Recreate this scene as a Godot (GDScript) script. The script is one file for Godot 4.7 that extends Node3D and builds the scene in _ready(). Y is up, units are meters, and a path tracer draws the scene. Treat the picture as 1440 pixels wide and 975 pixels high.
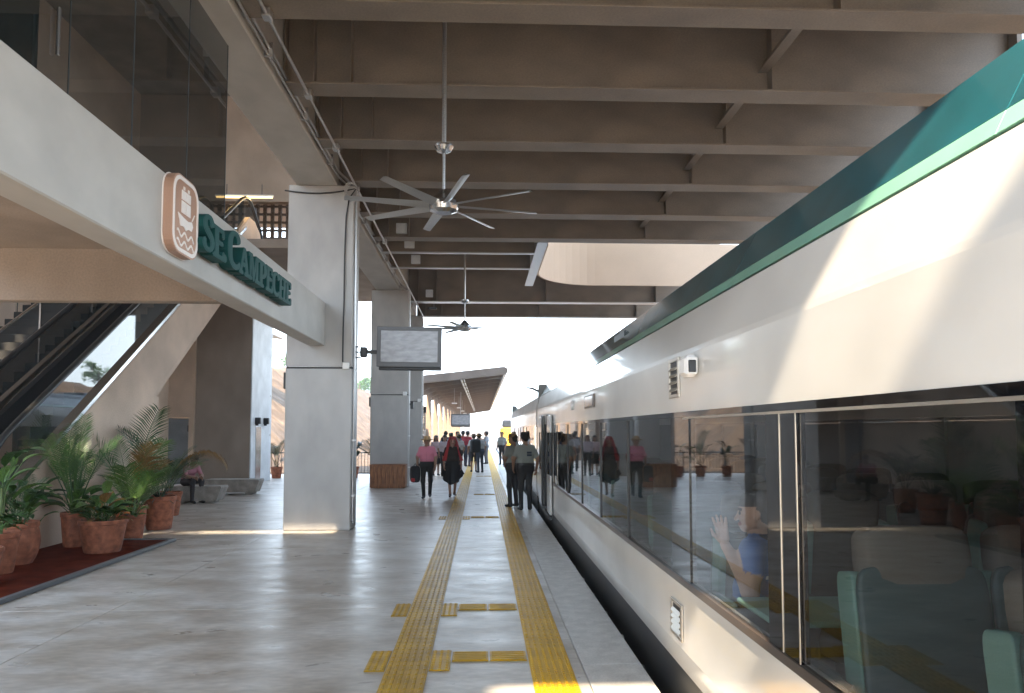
extends Node3D
# A railway station platform under a steel-girder deck: train on the right, escalators, sign beam and pots on the left.
# x is to the right, y up, and the platform runs along -z; d below is the distance along the platform (z = -d).

class MB:
	var v := PackedVector3Array()
	var n := PackedVector3Array()
	var c := PackedColorArray()
	var col := Color(1, 1, 1)
	func tri(a: Vector3, b: Vector3, e: Vector3) -> void:
		var m := (b - a).cross(e - a).normalized()
		v.append(a); v.append(e); v.append(b)
		n.append(m); n.append(m); n.append(m)
		c.append(col); c.append(col); c.append(col)
	func quad(a: Vector3, b: Vector3, e: Vector3, f: Vector3) -> void:
		tri(a, b, e); tri(a, e, f)
	func stri(a: Vector3, b: Vector3, e: Vector3, na: Vector3, nb: Vector3, ne: Vector3) -> void:
		v.append(a); v.append(e); v.append(b)
		n.append(na); n.append(ne); n.append(nb)
		c.append(col); c.append(col); c.append(col)
	func squad(a: Vector3, b: Vector3, e: Vector3, f: Vector3, na: Vector3, nb: Vector3, ne: Vector3, nf: Vector3) -> void:
		stri(a, b, e, na, nb, ne); stri(a, e, f, na, ne, nf)
	func box(lo: Vector3, hi: Vector3, t := Transform3D()) -> void:
		var p := []
		for i in 8:
			p.append(t * Vector3(hi.x if i & 1 else lo.x, hi.y if i & 2 else lo.y, hi.z if i & 4 else lo.z))
		quad(p[0], p[2], p[3], p[1]); quad(p[4], p[5], p[7], p[6])
		quad(p[0], p[4], p[6], p[2]); quad(p[1], p[3], p[7], p[5])
		quad(p[0], p[1], p[5], p[4]); quad(p[2], p[6], p[7], p[3])
	# box with chamfered edges
	func bevel(lo: Vector3, hi: Vector3, b: float, t := Transform3D()) -> void:
		var m := (lo + hi) * 0.5
		var h := (hi - lo) * 0.5
		b = minf(b, minf(h.x, minf(h.y, h.z)) * 0.9)
		var f := func(x: float, y: float, z: float, axis: int) -> Vector3:
			var q := Vector3(x * (h.x - (0.0 if axis == 0 else b)), y * (h.y - (0.0 if axis == 1 else b)), z * (h.z - (0.0 if axis == 2 else b)))
			return t * (m + q)
		for s in [-1.0, 1.0]:
			_q(f.call(s, -1, -1, 0), f.call(s, 1, -1, 0), f.call(s, 1, 1, 0), f.call(s, -1, 1, 0), s)
			_q(f.call(-1, s, -1, 1), f.call(-1, s, 1, 1), f.call(1, s, 1, 1), f.call(1, s, -1, 1), s)
			_q(f.call(-1, -1, s, 2), f.call(1, -1, s, 2), f.call(1, 1, s, 2), f.call(-1, 1, s, 2), s)
			for r in [-1.0, 1.0]:
				_q(f.call(s, r, -1, 0), f.call(s, r, -1, 1), f.call(s, r, 1, 1), f.call(s, r, 1, 0), -s * r)
				_q(f.call(s, -1, r, 0), f.call(s, -1, r, 2), f.call(s, 1, r, 2), f.call(s, 1, r, 0), s * r)
				_q(f.call(-1, s, r, 1), f.call(-1, s, r, 2), f.call(1, s, r, 2), f.call(1, s, r, 1), -s * r)
				for q in [-1.0, 1.0]:
					if s * r * q > 0: tri(f.call(s, r, q, 0), f.call(s, r, q, 1), f.call(s, r, q, 2))
					else: tri(f.call(s, r, q, 0), f.call(s, r, q, 2), f.call(s, r, q, 1))
	func _q(a: Vector3, b: Vector3, e: Vector3, f: Vector3, s: float) -> void:
		if s > 0: quad(a, b, e, f)
		else: quad(a, f, e, b)
	# soft cushion-like block: a rounded box from a squashed sphere
	func soft(lo: Vector3, hi: Vector3, e := 0.35, t := Transform3D(), nu := 18, nw := 12) -> void:
		var m := (lo + hi) * 0.5
		var h := (hi - lo) * 0.5
		var pw := func(a: float) -> float: return signf(a) * pow(absf(a), e)
		var pt := func(i: int, j: int) -> Vector3:
			var u := TAU * i / nu
			var w := -PI / 2 + PI * j / nw
			return Vector3(h.x * pw.call(cos(w)) * pw.call(cos(u)), h.y * pw.call(sin(w)), -h.z * pw.call(cos(w)) * pw.call(sin(u)))
		var nm := func(p: Vector3) -> Vector3:
			var k := 2.0 / e - 1.0
			return Vector3(signf(p.x) * pow(absf(p.x / h.x), k) / h.x, signf(p.y) * pow(absf(p.y / h.y), k) / h.y, signf(p.z) * pow(absf(p.z / h.z), k) / h.z).normalized()
		for j in nw:
			for i in nu:
				var a: Vector3 = pt.call(i, j)
				var b: Vector3 = pt.call(i + 1, j)
				var c2: Vector3 = pt.call(i + 1, j + 1)
				var f: Vector3 = pt.call(i, j + 1)
				squad(t * (m + a), t * (m + b), t * (m + c2), t * (m + f), t.basis * nm.call(a), t.basis * nm.call(b), t.basis * nm.call(c2), t.basis * nm.call(f))
	# swept round bar; radius may be a float or an array of floats
	func tube(pts: Array, r, seg := 8, caps := true) -> void:
		var rings := []
		var norms := []
		var up := Vector3.UP
		for i in pts.size():
			var dir: Vector3 = (pts[mini(i + 1, pts.size() - 1)] - pts[maxi(i - 1, 0)]).normalized()
			if absf(dir.dot(up)) > 0.98: up = Vector3.RIGHT if absf(dir.x) < 0.9 else Vector3.BACK
			var a := dir.cross(up).normalized()
			var b := dir.cross(a).normalized()
			up = -b
			var ring := []
			var nn := []
			var rad: float = r[i] if r is Array else r
			for k in seg:
				var w := TAU * k / seg
				var o := a * cos(w) + b * sin(w)
				nn.append(o); ring.append(pts[i] + o * rad)
			rings.append(ring); norms.append(nn)
		for i in pts.size() - 1:
			for k in seg:
				var l := (k + 1) % seg
				squad(rings[i][k], rings[i][l], rings[i + 1][l], rings[i + 1][k], norms[i][k], norms[i][l], norms[i + 1][l], norms[i + 1][k])
		if caps:
			for k in seg:
				var l := (k + 1) % seg
				tri(pts[0], rings[0][l], rings[0][k])
				tri(pts[-1], rings[-1][k], rings[-1][l])
	# profile of Vector2(radius, height) turned round the y axis
	func lathe(prof: Array, seg := 16, at := Vector3.ZERO) -> void:
		for i in prof.size() - 1:
			var p: Vector2 = prof[i]
			var q: Vector2 = prof[i + 1]
			var e := q - p
			var nn := Vector2(e.y, -e.x).normalized()
			for k in seg:
				var a := Vector3(cos(TAU * k / seg), 0, -sin(TAU * k / seg))
				var b := Vector3(cos(TAU * (k + 1) / seg), 0, -sin(TAU * (k + 1) / seg))
				var na := a * nn.x + Vector3.UP * nn.y
				var nb := b * nn.x + Vector3.UP * nn.y
				squad(at + a * p.x + Vector3.UP * p.y, at + b * p.x + Vector3.UP * p.y, at + b * q.x + Vector3.UP * q.y, at + a * q.x + Vector3.UP * q.y, na, nb, nb, na)
	# outline in the plane o + x*u + y*w, swept by h; u x w points the way of h
	func prism(poly: PackedVector2Array, o: Vector3, u: Vector3, w: Vector3, h: Vector3) -> void:
		var area := 0.0
		for i in poly.size():
			var p := poly[i]
			var q := poly[(i + 1) % poly.size()]
			area += p.x * q.y - q.x * p.y
		if area < 0: poly.reverse()
		var flip := u.cross(w).dot(h) < 0
		var idx := Geometry2D.triangulate_polygon(poly)
		for i in range(0, idx.size(), 3):
			var a := o + u * poly[idx[i]].x + w * poly[idx[i]].y
			var b := o + u * poly[idx[i + 1]].x + w * poly[idx[i + 1]].y
			var e := o + u * poly[idx[i + 2]].x + w * poly[idx[i + 2]].y
			var ccw := (poly[idx[i + 1]] - poly[idx[i]]).cross(poly[idx[i + 2]] - poly[idx[i]]) > 0
			if ccw == flip:
				var s := b
				b = e
				e = s
			tri(a + h, b + h, e + h); tri(a, e, b)
		for i in poly.size():
			var p := poly[i]
			var q := poly[(i + 1) % poly.size()]
			var a := o + u * p.x + w * p.y
			var b := o + u * q.x + w * q.y
			if flip: quad(b, a, a + h, b + h)
			else: quad(a, b, b + h, a + h)
	func mesh(colored := false) -> ArrayMesh:
		var arr := []
		arr.resize(Mesh.ARRAY_MAX)
		arr[Mesh.ARRAY_VERTEX] = v
		arr[Mesh.ARRAY_NORMAL] = n
		if colored: arr[Mesh.ARRAY_COLOR] = c
		var m := ArrayMesh.new()
		m.add_surface_from_arrays(Mesh.PRIMITIVE_TRIANGLES, arr)
		return m

var rng := RandomNumberGenerator.new()
var M := {}
var T := {}
var used := {}

func P(x: float, y: float, d: float) -> Vector3:
	return Vector3(x, y, -d)
func lin(r: float, g: float, b: float, a := 1.0) -> Color:
	var q := Color(r, g, b).linear_to_srgb()
	q.a = a
	return q

func numbered(called: String) -> String:
	if not used.has(called):
		used[called] = 0
		return called
	used[called] += 1
	return "%s_%03d" % [called, used[called]]
func tag(o: Node3D, label: String, category: String, group := "", kind := "") -> Node3D:
	if label: o.set_meta("label", label)
	if category: o.set_meta("category", category)
	if group: o.set_meta("group", group)
	if kind: o.set_meta("kind", kind)
	return o
func thing(called: String, label: String, category: String, at := Vector3.ZERO, turn := 0.0, group := "") -> Node3D:
	var o := Node3D.new()
	o.name = numbered(called)
	add_child(o)
	o.position = at
	o.rotation.y = turn
	return tag(o, label, category, group)
func put(called: String, what, material: Material, parent: Node3D = null, at := Vector3.ZERO, colored := false) -> MeshInstance3D:
	var o := MeshInstance3D.new()
	o.mesh = what if what is Mesh else what.mesh(colored)
	o.material_override = material
	o.position = at
	if parent == null:
		o.name = numbered(called)
		add_child(o)
	else:
		o.name = called
		parent.add_child(o, true)
	return o
func solo(called: String, what, material: Material, label: String, category: String, group := "", kind := "") -> MeshInstance3D:
	var o := put(called, what, material)
	tag(o, label, category, group, kind)
	return o
func setting(called: String, what, material: Material) -> MeshInstance3D:
	var o := put(called, what, material)
	o.set_meta("kind", "structure")
	return o
# axis-aligned box given by x range, y range and d range
func bx(m: MB, x0: float, x1: float, y0: float, y1: float, d0: float, d1: float, b := 0.0) -> MB:
	if b > 0: m.bevel(Vector3(x0, y0, -d1), Vector3(x1, y1, -d0), b)
	else: m.box(Vector3(x0, y0, -d1), Vector3(x1, y1, -d0))
	return m
func one(x0: float, x1: float, y0: float, y1: float, d0: float, d1: float, b := 0.0) -> MB:
	return bx(MB.new(), x0, x1, y0, y1, d0, d1, b)

# ---------- textures and materials
func noise_tex(key: String, seed_: int, freq: float, lo: float, hi: float, octaves := 4, warp := 0.0, size := 512, tint := Color(1, 1, 1), type := FastNoiseLite.TYPE_SIMPLEX_SMOOTH) -> Texture2D:
	var f := FastNoiseLite.new()
	f.seed = seed_
	f.noise_type = type
	f.frequency = freq
	f.fractal_octaves = octaves
	if warp > 0:
		f.domain_warp_enabled = true
		f.domain_warp_amplitude = warp
		f.domain_warp_frequency = freq * 0.7
	var t := NoiseTexture2D.new()
	t.width = size
	t.height = size
	t.seamless = true
	t.noise = f
	var g := Gradient.new()
	g.set_color(0, Color(lo * tint.r, lo * tint.g, lo * tint.b))
	g.set_color(1, Color(hi, hi, hi))
	t.color_ramp = g
	T[key] = t
	return t

func mat(key: String, color: Color, rough: float, tex := "", scale := Vector3.ONE, o := {}) -> StandardMaterial3D:
	var m := StandardMaterial3D.new()
	m.resource_name = key
	m.albedo_color = color
	m.roughness = rough
	m.metallic = o.get("metal", 0.0)
	m.metallic_specular = o.get("spec", 0.5)
	if tex or o.has("bump") or o.has("rough_tex"):
		m.uv1_triplanar = true
		m.uv1_world_triplanar = o.get("world", true)
		m.uv1_scale = scale
		m.uv1_triplanar_sharpness = 4.0
	if tex: m.albedo_texture = T[tex]
	if o.has("bump"):
		m.heightmap_enabled = true
		m.heightmap_texture = T[o.bump]
		m.heightmap_scale = o.get("depth", 0.2)
	if o.has("rough_tex"): m.roughness_texture = T[o.rough_tex]
	if o.has("detail"):
		m.detail_enabled = true
		m.detail_albedo = T[o.detail]
		m.detail_blend_mode = BaseMaterial3D.BLEND_MODE_MUL
		m.detail_uv_layer = BaseMaterial3D.DETAIL_UV_2
		m.uv2_triplanar = true
		m.uv2_world_triplanar = o.get("world", true)
		m.uv2_scale = o.get("detail_scale", Vector3.ONE)
		m.uv2_triplanar_sharpness = 4.0
	if o.has("coat"):
		m.clearcoat_enabled = true
		m.clearcoat = o.coat
		m.clearcoat_roughness = o.get("coat_rough", 0.03)
	if o.has("glow"):
		m.emission_enabled = true
		m.emission = o.glow
		m.emission_energy_multiplier = o.get("glow_energy", 1.0)
	if o.has("alpha"):
		m.transparency = BaseMaterial3D.TRANSPARENCY_ALPHA
		m.albedo_color.a = o.alpha
		m.cull_mode = BaseMaterial3D.CULL_DISABLED
	if o.has("back"):
		m.backlight_enabled = true
		m.backlight = o.back
		m.cull_mode = BaseMaterial3D.CULL_DISABLED
	if o.has("rim"):
		m.rim_enabled = true
		m.rim = o.rim
	if o.get("vc", false): m.vertex_color_use_as_albedo = true
	M[key] = m
	return m

func make_materials() -> void:
	noise_tex("cloud", 3, 0.006, 0.72, 1.0, 5, 30.0)
	noise_tex("cloud_soft", 8, 0.005, 0.86, 1.0, 4, 20.0)
	noise_tex("plain", 21, 0.004, 0.93, 1.0, 5, 30.0)
	noise_tex("fine", 5, 0.05, 0.78, 1.0, 3)
	noise_tex("fine_soft", 6, 0.06, 0.9, 1.0, 3)
	noise_tex("floor_a", 11, 0.006, 0.76, 1.0, 5, 30.0, 1024, Color(1.0, 0.94, 0.87))
	noise_tex("floor_b", 12, 0.012, 0.86, 1.0, 5, 25.0, 1024)
	noise_tex("floor_r", 13, 0.008, 0.58, 1.0, 5, 30.0, 1024)
	noise_tex("relief", 14, 0.02, 0.0, 1.0, 4, 10.0)
	noise_tex("earth", 15, 0.01, 0.5, 1.0, 6, 40.0, 1024, Color(1.0, 0.92, 0.82))
	noise_tex("wood", 16, 0.01, 0.55, 1.0, 5, 20.0, 512, Color(1.0, 0.9, 0.8))
	noise_tex("clay", 17, 0.012, 0.6, 1.0, 5, 25.0, 512, Color(1.0, 0.95, 0.9))
	noise_tex("leafy", 18, 0.02, 0.55, 1.0, 3, 0.0, 256, Color(0.95, 1.0, 0.8))
	noise_tex("film", 19, 0.008, 0.82, 1.0, 6, 70.0, 512)
	mat("floor", lin(0.74, 0.705, 0.655), 0.42, "floor_a", Vector3(0.14, 0.3, 0.24), {"spec": 0.42, "rough_tex": "floor_r", "bump": "floor_r", "depth": 0.35, "detail": "floor_b", "detail_scale": Vector3(0.45, 0.9, 1.0)})
	mat("coping", lin(0.72, 0.7, 0.66), 0.4, "floor_b", Vector3(0.4, 0.4, 0.4), {"detail": "fine_soft", "detail_scale": Vector3(1.2, 1.2, 1.2)})
	mat("joint", lin(0.06, 0.06, 0.06), 0.9)
	mat("column", lin(0.45, 0.43, 0.408), 0.6, "plain", Vector3(0.3, 0.2, 0.3), {"detail": "plain", "detail_scale": Vector3(1.1, 0.6, 1.1)})
	mat("beam_paint", lin(0.53, 0.5, 0.455), 0.6, "plain", Vector3(0.3, 0.3, 0.22), {"detail": "plain", "detail_scale": Vector3(0.9, 0.9, 0.6)})
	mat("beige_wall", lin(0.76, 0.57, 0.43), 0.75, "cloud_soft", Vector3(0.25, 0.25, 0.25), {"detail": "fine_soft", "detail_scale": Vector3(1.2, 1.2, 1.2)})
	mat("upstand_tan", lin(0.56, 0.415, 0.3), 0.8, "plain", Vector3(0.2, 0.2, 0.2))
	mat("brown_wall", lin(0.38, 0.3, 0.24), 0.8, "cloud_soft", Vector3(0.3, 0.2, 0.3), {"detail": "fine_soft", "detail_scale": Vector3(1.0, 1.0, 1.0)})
	mat("steel_paint", lin(0.265, 0.21, 0.16), 0.55, "cloud_soft", Vector3(0.3, 0.5, 0.3), {"detail": "fine_soft", "detail_scale": Vector3(0.8, 1.2, 0.8)})
	mat("slab", lin(0.34, 0.29, 0.25), 0.85, "cloud", Vector3(0.3, 0.3, 0.3))
	mat("galvanised", lin(0.62, 0.61, 0.6), 0.35, "fine", Vector3(2, 2, 2), {"metal": 0.85})
	mat("chrome", lin(0.66, 0.66, 0.66), 0.22, "fine_soft", Vector3(3, 3, 3), {"metal": 1.0})
	mat("fan_blade", lin(0.55, 0.55, 0.55), 0.35, "fine_soft", Vector3(2, 2, 2), {"metal": 0.7})
	mat("black", lin(0.012, 0.012, 0.013), 0.45)
	mat("black_matt", lin(0.02, 0.02, 0.021), 0.8, "fine", Vector3(3, 3, 3))
	mat("rubber", lin(0.012, 0.012, 0.012), 0.35)
	mat("tactile", lin(0.8, 0.45, 0.012), 0.4, "cloud_soft", Vector3(0.8, 0.8, 0.8), {"spec": 0.22, "detail": "fine_soft", "detail_scale": Vector3(3, 3, 3)})
	mat("tactile_worn", lin(0.7, 0.4, 0.02), 0.36, "cloud", Vector3(0.9, 0.9, 0.9), {"spec": 0.26, "detail": "fine_soft", "detail_scale": Vector3(3, 3, 3)})
	mat("train_white", lin(0.7, 0.68, 0.64), 0.3, "cloud_soft", Vector3(0.2, 0.3, 0.2), {"bump": "cloud_soft", "depth": 0.06, "coat": 0.6, "coat_rough": 0.06})
	mat("train_mint", lin(0.28, 0.6, 0.45), 0.3, "cloud_soft", Vector3(0.4, 0.4, 0.4), {"coat": 1.0, "coat_rough": 0.05})
	mat("train_teal", lin(0.016, 0.125, 0.155), 0.3, "cloud", Vector3(0.5, 0.5, 0.5), {"bump": "cloud", "depth": 0.1, "coat": 1.0, "coat_rough": 0.06})
	mat("train_roof", lin(0.3, 0.33, 0.36), 0.5, "cloud", Vector3(0.4, 0.4, 0.4))
	mat("train_skirt", lin(0.02, 0.021, 0.023), 0.5, "fine", Vector3(1, 1, 1))
	mat("train_glass", Color(0.03, 0.035, 0.04), 0.02, "", Vector3.ONE, {"alpha": 0.36, "spec": 0.64})
	mat("pillar_glass", Color(0.05, 0.05, 0.06), 0.03, "", Vector3.ONE, {"spec": 0.6})
	mat("trim_brown", lin(0.13, 0.1, 0.08), 0.3, "fine_soft", Vector3(3, 3, 3), {"metal": 0.5})
	mat("strip_metal", lin(0.6, 0.55, 0.48), 0.35, "", Vector3.ONE, {"metal": 0.9})
	mat("cabin", lin(0.3, 0.3, 0.29), 0.7)
	mat("cabin_dark", lin(0.17, 0.17, 0.17), 0.8)
	mat("seat_fabric", lin(0.12, 0.115, 0.095), 0.9, "fine", Vector3(6, 6, 6))
	mat("seat_shell", lin(0.035, 0.08, 0.085), 0.5, "fine_soft", Vector3(4, 4, 4))
	mat("seat_wing_lit", lin(0.11, 0.24, 0.21), 0.6, "fine_soft", Vector3(4, 4, 4))  # lighter than the shell: sunlit look put into the wing colour
	mat("seat_mint", lin(0.25, 0.5, 0.42), 0.5, "fine_soft", Vector3(4, 4, 4))
	mat("glass_tint", Color(0.05, 0.075, 0.08), 0.02, "", Vector3.ONE, {"alpha": 0.5, "spec": 0.55})
	mat("glass_dark", Color(0.1, 0.13, 0.13), 0.02, "", Vector3.ONE, {"alpha": 0.8, "spec": 0.75})
	mat("dark_seal", lin(0.03, 0.035, 0.035), 0.5)
	mat("glass_clear", Color(0.2, 0.25, 0.25), 0.02, "", Vector3.ONE, {"alpha": 0.1})
	mat("sign_copper", lin(0.52, 0.3, 0.2), 0.4, "fine_soft", Vector3(3, 3, 3), {"metal": 0.25})
	mat("sign_cream", lin(0.82, 0.74, 0.68), 0.5)
	mat("letter_green", lin(0.01, 0.075, 0.07), 0.6, "fine_soft", Vector3(4, 4, 4), {"spec": 0.3})
	mat("terracotta", lin(0.64, 0.22, 0.11), 0.75, "clay", Vector3(1.2, 1.2, 1.2), {"detail": "fine", "detail_scale": Vector3(3, 3, 3)})
	mat("soil", lin(0.035, 0.022, 0.014), 0.95, "fine", Vector3(4, 4, 4), {"bump": "relief", "depth": 2.0})
	mat("mat_red", lin(0.2, 0.042, 0.022), 1.0, "fine", Vector3(8, 8, 8), {"spec": 0.05, "bump": "relief", "depth": 0.5, "detail": "cloud", "detail_scale": Vector3(0.8, 0.8, 0.8)})
	mat("mat_edge", lin(0.12, 0.125, 0.13), 0.5, "fine_soft", Vector3(2, 2, 2))
	mat("bench_stone", lin(0.5, 0.44, 0.38), 0.8, "cloud", Vector3(0.8, 0.8, 0.8), {"detail": "fine", "detail_scale": Vector3(2, 2, 2)})
	mat("planter_wood", lin(0.45, 0.19, 0.07), 0.55, "wood", Vector3(3, 0.5, 3))
	mat("door_grey", lin(0.25, 0.26, 0.28), 0.5, "cloud_soft", Vector3(0.5, 0.5, 0.5))
	mat("white_metal", lin(0.72, 0.74, 0.76), 0.5, "cloud_soft", Vector3(0.4, 0.4, 0.4))
	mat("plastic_white", lin(0.75, 0.74, 0.72), 0.4)
	mat("tv_bezel", lin(0.1, 0.1, 0.105), 0.4, "fine_soft", Vector3(3, 3, 3))
	mat("tv_film", lin(0.4, 0.4, 0.42), 0.25, "film", Vector3(0.9, 2.2, 0.9), {"bump": "film", "depth": 0.5})
	mat("dark_steel", lin(0.05, 0.05, 0.052), 0.5, "fine_soft", Vector3(2, 2, 2))
	mat("red_pipe", lin(0.35, 0.02, 0.015), 0.4)
	mat("step_dark", lin(0.03, 0.029, 0.028), 0.5, "fine_soft", Vector3(3, 3, 3), {"metal": 0.4})
	mat("earth", lin(0.28, 0.195, 0.125), 0.95, "earth", Vector3(0.07, 0.07, 0.07), {"detail": "floor_a", "detail_scale": Vector3(0.31, 0.4, 0.31), "bump": "earth", "depth": 30.0})
	mat("ground", lin(0.4, 0.31, 0.22), 0.95, "earth", Vector3(0.05, 0.05, 0.05), {"detail": "floor_a", "detail_scale": Vector3(0.4, 0.4, 0.4)})
	mat("ballast", lin(0.2, 0.18, 0.16), 0.95, "fine", Vector3(3, 3, 3), {"bump": "relief", "depth": 3.0})
	mat("canopy_paint", lin(0.34, 0.28, 0.24), 0.5, "cloud_soft", Vector3(0.3, 0.3, 0.3))
	mat("canopy_frame", lin(0.25, 0.18, 0.13), 0.5, "cloud_soft", Vector3(0.5, 0.5, 0.5))
	mat("leaf_green", lin(0.11, 0.21, 0.05), 0.4, "leafy", Vector3(5, 5, 5), {"back": Color(0.4, 0.5, 0.15), "world": false})
	mat("leaf_deep", lin(0.05, 0.12, 0.035), 0.4, "leafy", Vector3(5, 5, 5), {"back": Color(0.2, 0.35, 0.1), "world": false})
	mat("leaf_pale", lin(0.2, 0.31, 0.1), 0.45, "leafy", Vector3(7, 7, 7), {"back": Color(0.4, 0.5, 0.2), "world": false})
	mat("leaf_dry", lin(0.42, 0.23, 0.07), 0.7, "leafy", Vector3(7, 7, 7), {"back": Color(0.5, 0.35, 0.15), "world": false})
	mat("leaf_dark", lin(0.018, 0.04, 0.018), 0.5, "leafy", Vector3(6, 6, 6), {"back": Color(0.1, 0.18, 0.06), "world": false})
	mat("leaf_tree", lin(0.05, 0.11, 0.025), 0.6, "", Vector3.ONE, {"back": Color(0.25, 0.35, 0.1)})
	mat("stem", lin(0.1, 0.14, 0.04), 0.6)
	mat("bark", lin(0.12, 0.085, 0.06), 0.9, "fine", Vector3(3, 3, 3))
	mat("body", Color(1, 1, 1), 0.75, "fine_soft", Vector3(14, 14, 14), {"vc": true, "world": false})
	mat("cloth_black", lin(0.014, 0.014, 0.016), 0.85, "fine", Vector3(10, 10, 10), {"world": false})
	mat("cloth_red", lin(0.42, 0.03, 0.035), 0.8, "fine", Vector3(10, 10, 10), {"world": false})
	mat("straw", lin(0.5, 0.33, 0.16), 0.85, "fine", Vector3(30, 30, 30), {"world": false})
	mat("navy", lin(0.02, 0.03, 0.055), 0.8)
	mat("cap_dark", lin(0.025, 0.027, 0.03), 0.8, "fine", Vector3(20, 20, 20), {"world": false})
	mat("cap_khaki", lin(0.2, 0.12, 0.05), 0.8, "fine", Vector3(20, 20, 20), {"world": false})
	mat("cloth_grey", lin(0.22, 0.23, 0.24), 0.85, "fine", Vector3(10, 10, 10), {"world": false})
	mat("led", lin(0.9, 0.75, 0.45), 0.4, "", Vector3.ONE, {"glow": Color(1.0, 0.82, 0.5), "glow_energy": 0.35})
	mat("lens", lin(0.01, 0.01, 0.012), 0.08)
	mat("brick", lin(0.32, 0.25, 0.2), 0.85, "clay", Vector3(2, 2, 2))
	mat("yellow_paint", lin(0.7, 0.42, 0.02), 0.4)
	mat("print_white", lin(0.8, 0.82, 0.8), 0.6)

const ORD := ["first", "second", "third", "fourth", "fifth", "sixth", "seventh", "eighth", "ninth", "tenth", "eleventh", "twelfth", "thirteenth", "fourteenth"]

func _ready() -> void:
	rng.seed = 77
	# camera
	var cam := Camera3D.new()
	cam.name = "camera"
	add_child(cam)
	cam.position = Vector3(0, 1.8, 0)
	cam.rotation_degrees = Vector3(3.444, -2.223, 0)
	cam.near = 0.05
	cam.far = 3000.0
	cam.projection = Camera3D.PROJECTION_FRUSTUM
	cam.size = 0.05 * 975.0 / 1080.0
	cam.frustum_offset = Vector2(0, 0.05 * 52.5 / 1080.0)
	cam.current = true
	# sky, sun, exposure
	var sm := ProceduralSkyMaterial.new()
	sm.sky_top_color = Color(0.62, 0.71, 0.82)
	sm.sky_horizon_color = Color(0.87, 0.92, 0.94)
	sm.sky_curve = 0.18
	sm.sky_energy_multiplier = 0.85
	sm.ground_bottom_color = Color(0.45, 0.4, 0.34)
	sm.ground_horizon_color = Color(0.72, 0.72, 0.7)
	sm.sun_angle_max = 20.0
	var sky := Sky.new()
	sky.sky_material = sm
	var env := Environment.new()
	env.background_mode = Environment.BG_SKY
	env.sky = sky
	env.tonemap_mode = Environment.TONE_MAPPER_LINEAR
	env.tonemap_exposure = 13.0
	env.fog_enabled = true
	env.fog_density = 0.0009
	env.fog_light_color = Color(0.9, 0.95, 1.0)
	env.sdfgi_enabled = true
	env.ssao_enabled = true
	env.ssil_enabled = true
	var we := WorldEnvironment.new()
	we.name = "environment"
	we.environment = env
	add_child(we)
	var sun := DirectionalLight3D.new()
	sun.name = "sun"
	sun.light_energy = 0.6
	sun.light_color = Color(1.0, 0.92, 0.8)
	sun.light_angular_distance = 1.0
	sun.shadow_enabled = true
	add_child(sun)
	sun.look_at_from_position(Vector3(-1.6, 9.5, 10), Vector3.ZERO)

	make_materials()
	build_ground()
	build_deck()
	build_columns()
	build_sign_beam()
	build_escalator()
	build_rear_building()
	build_canopy()
	build_train()
	build_platform_things()
	build_plants()
	build_people()
	build_far()

# ---------- ground, platform, tracks
func hill_mesh(x0: float, x1: float, d0: float, d1: float, nx: int, nd: int, height: Callable) -> MB:
	var m := MB.new()
	var pts := []
	for j in nd + 1:
		var row := []
		var t := pow(float(j) / nd, 1.5)
		for i in nx + 1:
			var x := lerpf(x0, x1, float(i) / nx)
			var d := lerpf(d0, d1, t)
			row.append(P(x, height.call(x, d), d))
		pts.append(row)
	var nor := func(i: int, j: int) -> Vector3:
		var a: Vector3 = pts[j][mini(i + 1, nx)] - pts[j][maxi(i - 1, 0)]
		var b: Vector3 = pts[mini(j + 1, nd)][i] - pts[maxi(j - 1, 0)][i]
		var q := a.cross(b).normalized()
		return q if q.y > 0 else -q
	for j in nd:
		for i in nx:
			m.squad(pts[j][i], pts[j][i + 1], pts[j + 1][i + 1], pts[j + 1][i], nor.call(i, j), nor.call(i + 1, j), nor.call(i + 1, j + 1), nor.call(i, j + 1))
	return m

func hill_left(x: float, d: float) -> float:
	var f: FastNoiseLite = T.hills
	var y := -0.35
	if x < -9.5:
		y += (clampf(-9.5 - x, 0, 10.0)) * 0.84 + maxf(0.0, -19.5 - x) * 0.06
		y += f.get_noise_2d(x * 1.4, d) * clampf((-9.5 - x) * 0.22, 0, 1.5) + f.get_noise_2d(x * 6.0, d * 5.0) * 0.5 * clampf((-9.5 - x) * 0.4, 0, 1)
	if d < 34.0 and x > -15.0: y = -0.4
	return y
func hill_right(x: float, d: float) -> float:
	var f: FastNoiseLite = T.hills
	var y := -1.2
	if x > 12.0:
		y += clampf(x - 12.0, 0, 12.0) * 0.62 + maxf(0, x - 24.0) * 0.05
		y += f.get_noise_2d(x * 1.4 + 300, d) * clampf((x - 12.0) * 0.2, 0, 1.6) + f.get_noise_2d(x * 6.0, d * 5.0) * 0.4 * clampf((x - 12.0) * 0.4, 0, 1)
	return y

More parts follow.
